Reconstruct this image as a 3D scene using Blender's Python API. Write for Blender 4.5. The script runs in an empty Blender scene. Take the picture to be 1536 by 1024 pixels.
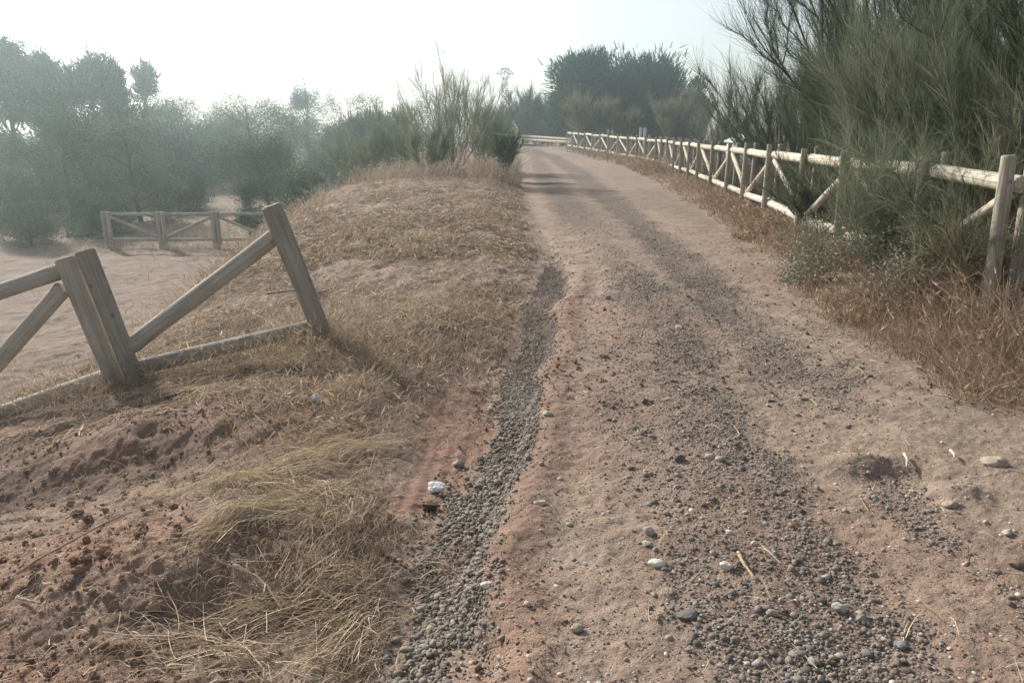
import bpy, math, numpy as np
from mathutils import Vector, Matrix
sc = bpy.context.scene
COL = sc.collection
rng = np.random.default_rng(11)
PI = math.pi

# ------------------------------------------------------------------ camera
W0, H0, F0 = 1536.0, 1024.0, 1152.0
EYE = 1.55
HORIZON = 180.0
PITCH = math.atan((512 - HORIZON) / F0)
cp, sp = math.cos(PITCH), math.sin(PITCH)
cam_d = bpy.data.cameras.new("camera")
cam_d.sensor_width = 36.0
cam_d.lens = 36.0 * F0 / W0
cam_d.clip_start = 0.05
cam_d.clip_end = 3000
cam = bpy.data.objects.new("camera", cam_d)
cam.location = (0, 0, EYE)
cam.rotation_euler = (PI / 2 - PITCH, 0, 0)
COL.objects.link(cam)
sc.camera = cam


def ray(px, py):
    a, b = (px - W0 / 2) / F0, (H0 / 2 - py) / F0
    return a, cp + b * sp, -sp + b * cp          # x, y, z


def at(px, py, Y):
    """point seen at pixel (px,py) at world depth Y"""
    x, y, z = ray(px, py)
    t = Y / y
    return np.array([x * t, Y, EYE + z * t])


# ------------------------------------------------------------------ noise
def _h(ix, iy, s):
    n = (ix * 374761393 + iy * 668265263 + s * 97471133) & 0xffffffff
    n = ((n ^ (n >> 13)) * 1274126177) & 0xffffffff
    return ((n ^ (n >> 16)) & 0xffff) / 65535.0


def vn(x, y, s=0):
    x = np.asarray(x, float); y = np.asarray(y, float)
    ix = np.floor(x).astype(np.int64); iy = np.floor(y).astype(np.int64)
    fx = x - ix; fy = y - iy
    fx = fx * fx * fx * (fx * (fx * 6 - 15) + 10); fy = fy * fy * fy * (fy * (fy * 6 - 15) + 10)
    a = _h(ix, iy, s); b = _h(ix + 1, iy, s); c = _h(ix, iy + 1, s); d = _h(ix + 1, iy + 1, s)
    return (a + (b - a) * fx) * (1 - fy) + (c + (d - c) * fx) * fy - 0.5


def fbm(x, y, oct=4, s=0, gain=0.5):
    r = 0; a = 1.0; f = 1.0
    for k in range(oct):
        r = r + a * vn(x * f + 17.3 * k, y * f - 9.1 * k, s + k)
        a *= gain; f *= 2.03
    return r


def ss(a, b, x):
    t = np.clip((np.asarray(x, float) - a) / (b - a), 0, 1)
    return t * t * (3 - 2 * t)


def ga(x, y, cx, cy, sx, sy, rot=0.0):
    c, s = math.cos(rot), math.sin(rot)
    dx, dy = x - cx, y - cy
    u, v = dx * c + dy * s, -dx * s + dy * c
    return np.exp(-0.5 * ((u / sx) ** 2 + (v / sy) ** 2))


I = np.interp
# ------------------------------------------------------------------ terrain
def road_z(y): return I(y, [-5, 0, 5, 15, 27, 40, 60, 100, 400], [0, 0, -.02, -.2, -.38, -.45, -.45, -.5, -.8])
GY = [-5, 2.05, 2.44, 2.94, 3.28, 3.75, 4.2, 4.63, 5.1, 5.6, 6.3, 7.2, 8.2, 9.1]
def lip(y): return I(y, GY + [12, 20, 28, 45, 55, 62, 75, 120],
                     [-.09, -.10, -.135, -.09, .05, .11, .10, .135, .24, .29, .36, .50, .60, .60, .5, .4, .45, .6, 0, -4, -14, -30])
def gully_l(y): return I(y, GY + [10.5, 12], [-.35, -.35, -.36, -.29, -.26, -.16, -.10, -.07, .0, .07, .10, .16, .28, .36, .42, .42])
def gully_c(y): return (lip(y) + gully_l(y)) / 2
def right(y): return I(y, [-5, 4.6, 7, 13.5, 25, 34, 47, 55, 62, 75, 120], [2.6, 2.68, 2.9, 3.8, 4.7, 5.0, 4.0, 3.2, 1.5, -4, -20])
def bank_edge(y): return I(y, [-5, 3, 4, 5, 5.8, 6.2, 6.7, 7.5, 9.5, 14, 20, 30, 60, 100], [-24, -18, -12, -8, -5, -4.2, -3.5, -3.3, -3.5, -3.8, -4.3, -5, -6, -12])
def gdepth(y): return I(y, [-5, 6, 8.5, 10.5, 13], [.11, .10, .08, .04, 0])
FENCE_XY = np.array([(8.6, .8), (5.2, 3.9), (3.60, 5.6), (3.93, 7.3), (4.1, 10.5), (4.9, 17.5), (5.75, 26), (5.95, 32), (5.7, 38), (3.8, 54)])
def fence_x(y): return I(y, FENCE_XY[:, 1], FENCE_XY[:, 0])


def wob(x, y, f=1.0, a=.12, s=3): return a * fbm(x * f, y * f, 3, s)


def masks(x, y):
    """soil cover: gravel, red soil, straw cover, dark grit, verge litter"""
    w = wob(x, y, 2.2, .16, 40); w2 = wob(x, y, 7, .08, 44)
    gl = gully_c(y); lp = lip(y); rt = right(y)
    xx = x + .6 * w + .5 * w2
    gv = gully_l(y) - .02 + .10 * vn(y * 3.1, y * 0 + 7.7, 11)
    grav = ss(-.05, .04, xx - gv) * ss(.05, -.02, x - lp - .07 * vn(y * 2.1, y * 0 + 3.3, 9) - .02) * ss(11.0, 9.3, y + 2 * w)
    grav = grav * np.clip(.85 + 1.5 * fbm(x * 4.5, y * 3.0, 3, 141), 0, 1)
    grav = grav * (1 - .8 * ga(x, y, -.24, 2.62, .09, .12))
    # the two dark gravel strips in the right-hand wheel track
    c1 = I(y, [1.5, 2.35, 3.2, 4.0, 4.8, 6.5], [1.0, 1.03, 1.08, 1.1, 1.15, 1.35])
    r1 = ss(.30, .08, np.abs(x + 1.0 * w - c1)) * ss(9.5, 5.2, y + 3 * w)
    c2 = I(y, [3.6, 5.2, 7.6, 13, 20, 30, 45, 60, 75], [1.75, 1.8, 1.96, 2.15, 2.3, 2.5, 2.3, 0.8, -8])
    r2 = 1.2 * ss(.36, .10, np.abs(x + 1.1 * w - c2) / (1 + .02 * y)) * ss(3.2, 6.0, y + 3 * w)
    r3 = 1.3 * ss(.55, .15, np.abs(x + 1.0 * w - (lp + .75))) * ss(9, 15, y)
    c4 = I(y, [1.5, 2.6, 3.4, 4.6, 5.6, 8], [.70, .70, .76, .78, .95, 1.25])
    r4 = .6 * ss(.30, .05, np.abs(x + 1.7 * w - c4)) * ss(13, 8, y)
    r6 = .3 * ss(9, 15, y) * np.clip(.5 + 1.8 * fbm(x * .8, y * .22, 3, 78), 0, 1) * ss(0, .6, x - lp) * ss(0, .5, rt - x)
    r5 = .6 * ss(.2, .06, np.abs(x + 2.0 * w - I(y, [2, 3.3, 4.5], [1.75, 1.72, 2.05]))) * ss(5.5, 4.5, y) * ss(-.1, .25, fbm(x * 3, y * 2, 2, 77))
    dark = np.clip(r1 + .8 * r2 + .55 * r3 + r4 + r5 + r6, 0, 1) * np.clip(.85 + .2 * ss(5, 8, y) + I(y, [4, 9], [1.1, .6]) * fbm(x * 2.4, y * 1.2, 3, 51), 0, 1)
    # red soil
    tread = ss(.22, .13, np.abs(x + .9 * w - I(y, [2.9, 3.8, 4.7], [-.42, -.36, -.28]))) * ss(2.8, 3.0, y + w) * ss(4.95, 4.6, y + w)
    heap = ss(.9, .2, np.hypot((x + 1.75) / 1.15, (y - 2.7) / .75) + 1.2 * w)
    heap = np.maximum(heap, ss(-.95, -1.3, x + w) * ss(2.35, 2.0, y + .5 * w))
    edge = ss(.22, .04, np.abs(x + .5 * w - lp - .10)) * ss(9, 6.5, y)
    crownr = .45 * ss(-.05, .3, fbm(x * .9, y * .5, 3, 61)) * ss(0, .3, x - lp) * ss(11, 7, y)
    red = np.clip(np.maximum.reduce([tread, heap, .75 * edge, crownr]), 0, 1)
    red = np.maximum(red, ss(-.45, -1.0, x + w) * ss(6.2, 5.2, y) * (.45 + .4 * ss(-.25, .25, fbm(x * 1.3, y * 1.3, 3, 64))))
    # straw cover left of the gully
    left = np.maximum(ss(.0, -.22, x - gv + .5 * w), .7 * ga(x, y, -.24, 2.62, .1, .13))
    near = ss(-1.5, -.95, x + .3 * (y - 2.5) + 1.2 * w) * ss(4.8, 4.0, y - .25 * (x + .8)) * (1 - .7 * ga(x, y, -1.0, 2.2, .25, .2))
    far = ss(4.0, 5.0, y + .12 * x + 1.2 * w)
    mid = ss(3.2, 3.8, y + w) * np.maximum(ss(-1.9, -1.2, x + 1.5 * w), .45 + .5 * ss(-.1, .25, fbm(x * 1.4 + 5, y * 2.2, 3, 73)))
    straw = left * np.clip(np.maximum.reduce([near, far, mid]), 0, 1) * (1 - np.clip(2.2 * tread, 0, 1)) * (1 - .85 * heap)
    straw = straw * ss(0.2, -.2, bank_edge(y) - x - .8)
    straw = straw * np.clip(.74 + .02 * ss(4, 6, y) + I(y, [4, 7], [1.5, 1.15]) * fbm(x * 1.5, y * 1.2, 4, 71), .06, 1)
    verge = ss(-.12, .22, x - rt + 1.2 * w) * ss(-.2, .3, fbm(x * 1.5, y * 1.0, 3, 81) + .35)
    soil_shade = np.maximum.reduce([ga(x, y, -2.4, 3.6, .75, .20, .22), 1.1 * ga(x, y, -2.5, 5.2, 1.0, .20, -.03), .8 * ga(x, y, -1.5, 4.95, .45, .22), .7 * ga(x, y, -1.05, 2.15, .22, .16), .8 * ga(x, y, -3.2, 4.0, 1.0, .5)])  # dark moist soil, with shade of the fence foot and hollows painted in
    soil_shade = np.clip(soil_shade * (1.1 + 1.6 * fbm(x * 2.5, y * 2.5, 3, 151)), 0, 1)
    straw = straw * (1 - .6 * soil_shade)
    return grav, red, straw, dark, verge, tread, soil_shade


def height(x, y, fine=True):
    x = np.asarray(x, float); y = np.asarray(y, float)
    zr = road_z(y); lp = lip(y); gl = gully_c(y); rt = right(y)
    # track surface: cambered, with wheel hollows
    u = np.clip((x - lp) / np.maximum(rt - lp, .1), -.2, 1.2)
    z = zr + .05 * np.sin(np.clip(u, 0, 1) * PI) - .035 * np.exp(-((x - I(y, [2, 5, 13, 60], [1.15, 1.8, 2.15, 2.3])) / .35) ** 2)
    wv = .10 * fbm(x * 2.0, y * 1.4, 3, 5)
    lpn = lp + .12 * vn(y * 2.1, y * 0 + 3.3, 9) + .06 * vn(y * 6.0, y * 0 + 1.3, 10) + .02 * vn(y * 17.0, y * 0 + 1.3, 13)
    wall = ss(.05, -.055, x - lpn)
    gd = gdepth(y)
    z = z + .035 * np.exp(-((x - lpn - .12) / .11) ** 2) * ss(10, 7, y)
    z = z - gd * wall
    z = z + gd * .9 * ss(.0, .9, -(x - gully_l(y) - .02))
    # left bank
    s0 = I(y, [0, 6, 8, 12, 20, 26], [-.6, -.6, -1.0, -2, -2.7, -3])
    s = np.maximum(s0 - x, 0); s = np.minimum(s, 14)
    k2 = I(y, [0, 3, 6, 9], [.012, .03, .035, .03])
    z = z - (.07 * s + k2 * np.minimum(s, 5) ** 2 + .25 * np.maximum(s - 5, 0))
    z = z + I(y, [0, 6, 10, 16, 20, 23, 27, 60], [0, 0, .12, .28, .36, .22, .05, .0]) * ss(.1, -1.1, x - lp)
    # steep flank down to the valley
    xe = bank_edge(y); dxe = (bank_edge(y + .15) - bank_edge(y - .15)) / .3
    t = np.maximum(xe - x, 0) / np.sqrt(1 + dxe ** 2)
    z = z - .66 * (np.sqrt(t * t + .16) - .4)
    zv = -2.5 + .12 * fbm(x * .15, y * .15, 3, 21) + .03 * fbm(x * .9, y * .9, 3, 22) + I(y, [40, 90, 200], [0, .4, 1.0])
    far_l = ss(70, 110, y)
    m = np.maximum(z, zv); d = np.abs(z - zv)
    z = np.where(x < lp, m + np.maximum(0, .35 - d) ** 2 / 1.4, z)
    # right verge
    v = np.maximum(x - rt, 0)
    z = z + .09 * ss(0, .5, v) - .22 * np.maximum(v - 2.2, 0) * ss(20, 9, v) * .6
    # mounds and hollows in the near ground
    z = z + .10 * ga(x, y, -1.45, 2.62, .5, .26, .15) - .10 * ga(x, y, -2.4, 3.6, .75, .18, .22) + .08 * ga(x, y, -1.9, 4.25, .6, .25, .2)
    z = z - .07 * ga(x, y, -1.05, 2.15, .2, .14)  + .08 * ga(x, y, -.55, 5.9, .45, .35)
    z = z + .055 * ga(x, y, 1.62, 3.28, .10, .06, -.2) + .035 * ga(x, y, 1.92, 2.98, .08, .05, -.2) - .03 * ga(x, y, 1.70, 3.14, .18, .07)
    if fine:
        nearf = ss(40, 8, y)
        bank = ss(.0, -.4, x - gl) * (1 - .9 * ga(x, y, -.38, 3.9, .22, .8))
        z = z + (.022 + .026 * bank) * fbm(x * 1.7, y * 1.7, 3, 31)
        z = z + nearf * (.012 + .026 * bank) * fbm(x * 6.5, y * 6.5, 3, 33)
        z = z + nearf * (.008 + .006 * bank) * fbm(x * 26, y * 26, 3, 35, .6)
    return z


def ground_at(px, py):
    dx, dy, dz = ray(px, py)
    t = np.linspace(1.2, 90, 9000)
    X, Y, Z = dx * t, dy * t, EYE + dz * t
    hit = np.nonzero(Z <= height(X, Y))[0]
    k = hit[0] if len(hit) else len(t) - 1
    return np.array([X[k], Y[k], float(height(X[k], Y[k]))])


# ------------------------------------------------------------------ mesh helpers
def mesh_np(name, V, faces, mat, smooth=True, col=None, extra=None):
    me = bpy.data.meshes.new(name)
    V = np.ascontiguousarray(V, np.float32)
    me.vertices.add(len(V)); me.vertices.foreach_set("co", V.ravel())
    faces = [np.asarray(f, np.int32) for f in faces if len(f)]
    tot = sum(len(f) for f in faces); nl = sum(f.size for f in faces)
    me.loops.add(nl); me.polygons.add(tot)
    me.loops.foreach_set("vertex_index", np.concatenate([f.ravel() for f in faces]))
    sizes = np.concatenate([np.full(len(f), f.shape[1], np.int32) for f in faces])
    st = np.zeros(tot, np.int32); st[1:] = np.cumsum(sizes)[:-1]
    me.polygons.foreach_set("loop_start", st)
    me.polygons.foreach_set("use_smooth", np.full(tot, smooth))
    if col is not None:
        a = me.attributes.new("tint", 'FLOAT_COLOR', 'POINT')
        c = np.ones((len(V), 4), np.float32); c[:, :3] = col
        a.data.foreach_set("color", c.ravel())
    for nm, arr in (extra or {}).items():
        a = me.attributes.new(nm, 'FLOAT_COLOR', 'POINT')
        c = np.ones((len(V), 4), np.float32); c[:, :arr.shape[1]] = arr
        a.data.foreach_set("color", c.ravel())
    me.update(calc_edges=True)
    me.validate()
    me.materials.append(mat)
    return me


def obj(name, me, parent=None, matrix=None):
    o = bpy.data.objects.new(name, me)
    COL.objects.link(o)
    if parent is not None: o.parent = parent
    if matrix is not None: o.matrix_local = matrix
    return o


def tag(o, label, cat, group=None, kind=None):
    if label: o['label'] = label
    if cat: o['category'] = cat
    if group: o['group'] = group
    if kind: o['kind'] = kind
    return o


def thing(name, label, cat, loc, group=None):
    o = bpy.data.objects.new(name, None)
    o.empty_display_size = .2
    COL.objects.link(o); o.location = tuple(float(v) for v in loc)
    return tag(o, label, cat, group)


def unit(v): return v / np.maximum(np.linalg.norm(v, axis=-1, keepdims=True), 1e-9)


def strands(P, w, col, rng, taper=.35, three=False):
    """P (n,k,3) centre lines, w (n,) widths, col (n,3) -> V, F, C : thin ribbons with a V fold"""
    n, k, _ = P.shape
    d = unit(P[:, -1] - P[:, 0])
    r = rng.normal(size=(n, 3)); side = unit(np.cross(d, r)); up = np.cross(side, d)
    ww = np.linspace(1, taper, k)[None, :, None] * w[:, None, None] * .5
    if three:
        offs = [side, -.5 * side + .87 * up, -.5 * side - .87 * up]
    else:
        offs = [side, -side]
    m = len(offs)
    V = np.stack([P + ww * o[:, None, :] for o in offs], 2)         # n,k,m,3
    idx = np.arange(n * k * m).reshape(n, k, m)
    F = []
    for j in range(m if three else 1):
        j2 = (j + 1) % m
        F.append(np.stack([idx[:, :-1, j], idx[:, :-1, j2], idx[:, 1:, j2], idx[:, 1:, j]], -1).reshape(-1, 4))
    C = np.repeat(col, k * m, 0)
    return V.reshape(-1, 3), np.concatenate(F), C


def tubes(paths, radii, sides=6, cap=True):
    V = []; F = []; T = []; base = 0
    ang = np.arange(sides) / sides * 2 * PI
    for P, R in zip(paths, radii):
        P = np.asarray(P, float); k = len(P); R = np.broadcast_to(np.asarray(R, float), (k,))
        tan = unit(np.gradient(P, axis=0))
        ref = np.array([0.31, .17, .93]) if abs(tan[0, 2]) < .9 else np.array([1., 0, 0])
        a = unit(np.cross(tan, ref)); b = np.cross(tan, a)
        ring = P[:, None] + R[:, None, None] * (np.cos(ang)[None, :, None] * a[:, None] + np.sin(ang)[None, :, None] * b[:, None])
        V.append(ring.reshape(-1, 3))
        idx = base + np.arange(k * sides).reshape(k, sides); nx = np.roll(idx, -1, 1)
        F.append(np.stack([idx[:-1], nx[:-1], nx[1:], idx[1:]], -1).reshape(-1, 4))
        base += k * sides
        if cap:
            V.append(P[[0, -1]])
            c0 = np.full(sides, base); c1 = np.full(sides, base + 1)
            T.append(np.stack([c0, nx[0], idx[0]], -1)); T.append(np.stack([c1, idx[-1], nx[-1]], -1))
            base += 2
    return np.concatenate(V), [np.concatenate(F)] + ([np.concatenate(T)] if T else [])


def icosphere(sub):
    t = (1 + 5 ** .5) / 2
    V = [(-1, t, 0), (1, t, 0), (-1, -t, 0), (1, -t, 0), (0, -1, t), (0, 1, t), (0, -1, -t), (0, 1, -t), (t, 0, -1), (t, 0, 1), (-t, 0, -1), (-t, 0, 1)]
    F = [(0, 11, 5), (0, 5, 1), (0, 1, 7), (0, 7, 10), (0, 10, 11), (1, 5, 9), (5, 11, 4), (11, 10, 2), (10, 7, 6), (7, 1, 8), (3, 9, 4), (3, 4, 2), (3, 2, 6), (3, 6, 8), (3, 8, 9), (4, 9, 5), (2, 4, 11), (6, 2, 10), (8, 6, 7), (9, 8, 1)]
    V = [np.array(v) / np.linalg.norm(v) for v in V]
    for _ in range(sub):
        c = {}; G = []
        def mid(a, b):
            key = (min(a, b), max(a, b))
            if key not in c:
                v = V[a] + V[b]; V.append(v / np.linalg.norm(v)); c[key] = len(V) - 1
            return c[key]
        for a, b, d in F:
            x, y, z = mid(a, b), mid(b, d), mid(d, a)
            G += [(a, x, z), (b, y, x), (d, z, y), (x, y, z)]
        F = G
    return np.array(V), np.array(F)


ICO = {k: icosphere(k) for k in (0, 1, 2, 3)}


def stones(pos, size, flat, col, rng, sub=1, rough=.18):
    """many pebbles in one array: pos (n,3), size (n,)"""
    V0, F0_ = ICO[sub]; n = len(pos)
    ax = np.stack([size * rng.uniform(.75, 1.25, n), size * rng.uniform(.6, 1.0, n), size * flat * rng.uniform(.8, 1.2, n)], -1)
    lump = 1 + rough * rng.normal(size=(n, len(V0)))
    if sub >= 1:
        dirs = unit(rng.normal(size=(n, 3, 3)))
        lump = 1 + rough * np.einsum('vk,njk->nvj', V0, dirs).clip(-.6, .9).sum(2) * .8 + rough * .25 * rng.normal(size=(n, len(V0)))
    P = V0[None] * lump[..., None] * ax[:, None]
    a = rng.uniform(0, 2 * PI, n); ti = rng.normal(0, .25, n)
    c, s = np.cos(ti)[:, None], np.sin(ti)[:, None]
    y, z = P[..., 1] * c - P[..., 2] * s, P[..., 1] * s + P[..., 2] * c
    P[..., 1], P[..., 2] = y, z
    c, s = np.cos(a)[:, None], np.sin(a)[:, None]
    x, y = P[..., 0] * c - P[..., 1] * s, P[..., 0] * s + P[..., 1] * c
    P[..., 0], P[..., 1] = x, y
    P = P + pos[:, None]
    F = (F0_[None] + (np.arange(n) * len(V0))[:, None, None]).reshape(-1, 3)
    return P.reshape(-1, 3), F, np.repeat(col, len(V0), 0)


# ------------------------------------------------------------------ materials
def mat_new(name):
    m = bpy.data.materials.new(name); m.use_nodes = True
    nt = m.node_tree; nt.nodes.clear()
    out = nt.nodes.new('ShaderNodeOutputMaterial')
    return m, nt, out


def N(nt, t, **kw):
    n = nt.nodes.new(t)
    for k, v in kw.items():
        if k.startswith('i_'): n.inputs[k[2:].replace('_', ' ')].default_value = v
        else: setattr(n, k, v)
    return n


def mixc(nt, fac, a, b, blend='MIX'):
    n = nt.nodes.new('ShaderNodeMix'); n.data_type = 'RGBA'; n.blend_type = blend
    for sock, v in ((n.inputs[0], fac), (n.inputs[6], a), (n.inputs[7], b)):
        if hasattr(v, 'is_linked') or isinstance(v, bpy.types.NodeSocket): nt.links.new(v, sock)
        elif isinstance(v, (int, float)): sock.default_value = v
        else: sock.default_value = (*v, 1)
    return n.outputs[2]


def ramp(nt, src, stops):
    r = nt.nodes.new('ShaderNodeValToRGB')
    el = r.color_ramp.elements
    while len(el) < len(stops): el.new(.5)
    for e, (p, c) in zip(el, stops):
        e.position = p; e.color = (c, c, c, 1) if isinstance(c, (int, float)) else (*c, 1)
    nt.links.new(src, r.inputs[0])
    return r.outputs[0]


def mth(nt, op, a, b=0.0, clamp=False):
    n = nt.nodes.new('ShaderNodeMath'); n.operation = op; n.use_clamp = clamp
    for s, v in zip(n.inputs, (a, b)):
        if isinstance(v, bpy.types.NodeSocket): nt.links.new(v, s)
        else: s.default_value = v
    return n.outputs[0]


def tint_mat(name, translucent=.0, rough=.85, spec=.2, vary=.0):
    m, nt, out = mat_new(name)
    at_ = N(nt, 'ShaderNodeAttribute', attribute_name='tint')
    c = at_.outputs['Color']
    if vary:
        tc = N(nt, 'ShaderNodeNewGeometry')
        no = N(nt, 'ShaderNodeTexNoise', i_Scale=60.0, i_Detail=4.0)
        nt.links.new(tc.outputs['Position'], no.inputs['Vector'])
        f = ramp(nt, no.outputs['Fac'], [(.3, 1 - vary), (.7, 1 + vary * .4)])
        c = mixc(nt, 1.0, c, f, 'MULTIPLY')
    b = N(nt, 'ShaderNodeBsdfPrincipled', i_Roughness=rough)
    b.inputs['Specular IOR Level'].default_value = spec
    nt.links.new(c, b.inputs['Base Color'])
    if translucent:
        t = N(nt, 'ShaderNodeBsdfTranslucent'); nt.links.new(c, t.inputs['Color'])
        mx = N(nt, 'ShaderNodeMixShader'); mx.inputs[0].default_value = translucent
        nt.links.new(b.outputs[0], mx.inputs[1]); nt.links.new(t.outputs[0], mx.inputs[2])
        nt.links.new(mx.outputs[0], out.inputs[0])
    else:
        nt.links.new(b.outputs[0], out.inputs[0])
    return m


M_straw = tint_mat('straw', .18, .7, .25)
M_grass = tint_mat('dry_grass', .28, .8, .15)
M_leaf = tint_mat('leaf', .42, .9, .06)
M_needle = tint_mat('needle', .15, 1.0, .03)
M_stone = tint_mat('stone', 0, .85, .25, .35)
M_clod = tint_mat('clod', 0, .95, .1, .3)
M_bark = tint_mat('bark', 0, .9, .1, .3)


def wood_mat(name, base, dark, pale, crack=.6):
    m, nt, out = mat_new(name)
    tc = N(nt, 'ShaderNodeTexCoord'); oi = N(nt, 'ShaderNodeObjectInfo')
    mp = N(nt, 'ShaderNodeMapping'); mp.inputs['Scale'].default_value = (1, 1, .06)
    ad = N(nt, 'ShaderNodeVectorMath', operation='ADD')
    sc3 = N(nt, 'ShaderNodeVectorMath', operation='SCALE'); sc3.inputs['Scale'].default_value = 9.0
    cb = N(nt, 'ShaderNodeCombineXYZ')
    for k in range(3): nt.links.new(oi.outputs['Random'], cb.inputs[k])
    nt.links.new(cb.outputs[0], sc3.inputs[0])
    nt.links.new(tc.outputs['Object'], ad.inputs[0]); nt.links.new(sc3.outputs[0], ad.inputs[1])
    nt.links.new(ad.outputs[0], mp.inputs['Vector'])
    g = N(nt, 'ShaderNodeTexNoise', i_Scale=55.0, i_Detail=5.0, i_Roughness=.65); nt.links.new(mp.outputs[0], g.inputs['Vector'])
    b2 = N(nt, 'ShaderNodeTexNoise', i_Scale=5.0, i_Detail=4.0); nt.links.new(ad.outputs[0], b2.inputs['Vector'])
    mp2 = N(nt, 'ShaderNodeMapping'); mp2.inputs['Scale'].default_value = (1, 1, .035); nt.links.new(ad.outputs[0], mp2.inputs['Vector'])
    cr = N(nt, 'ShaderNodeTexVoronoi', i_Scale=22.0, feature='DISTANCE_TO_EDGE'); nt.links.new(mp2.outputs[0], cr.inputs['Vector'])
    vo = N(nt, 'ShaderNodeTexVoronoi', i_Scale=7.0); nt.links.new(ad.outputs[0], vo.inputs['Vector'])
    c = mixc(nt, ramp(nt, g.outputs['Fac'], [(.2, 0.25), (.55, 1.)]), dark, base)
    c = mixc(nt, ramp(nt, b2.outputs['Fac'], [(.42, 0.), (.68, .8)]), c, pale)
    ck = ramp(nt, cr.outputs['Distance'], [(.0, 1.), (.05, .0)])
    c = mixc(nt, mth(nt, 'MULTIPLY', ck, crack), c, tuple(v * .3 for v in dark))
    kn = ramp(nt, vo.outputs['Distance'], [(.07, 1.), (.16, .0)])
    c = mixc(nt, mth(nt, 'MULTIPLY', kn, .6), c, tuple(v * .45 for v in dark))
    rv = mth(nt, 'MULTIPLY_ADD', oi.outputs['Random'], .35)
    rv.node.inputs[2].default_value = .8
    c = mixc(nt, 1.0, c, rv, 'MULTIPLY')
    b = N(nt, 'ShaderNodeBsdfPrincipled', i_Roughness=.85); b.inputs['Specular IOR Level'].default_value = .2
    nt.links.new(c, b.inputs['Base Color'])
    hb = mth(nt, 'SUBTRACT', g.outputs['Fac'], mth(nt, 'MULTIPLY', ck, .9))
    bp = N(nt, 'ShaderNodeBump', i_Strength=.55, i_Distance=.006); nt.links.new(hb, bp.inputs['Height'])
    nt.links.new(bp.outputs[0], b.inputs['Normal']); nt.links.new(b.outputs[0], out.inputs[0])
    return m


M_post = wood_mat('weathered_wood', (.34, .30, .24), (.19, .165, .13), (.42, .38, .315))
M_rail = wood_mat('bleached_wood', (.56, .50, .40), (.30, .25, .19), (.66, .60, .49), .8)
M_oldpost = wood_mat('grey_wood', (.33, .295, .25), (.25, .22, .185), (.39, .36, .31), .3)


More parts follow.
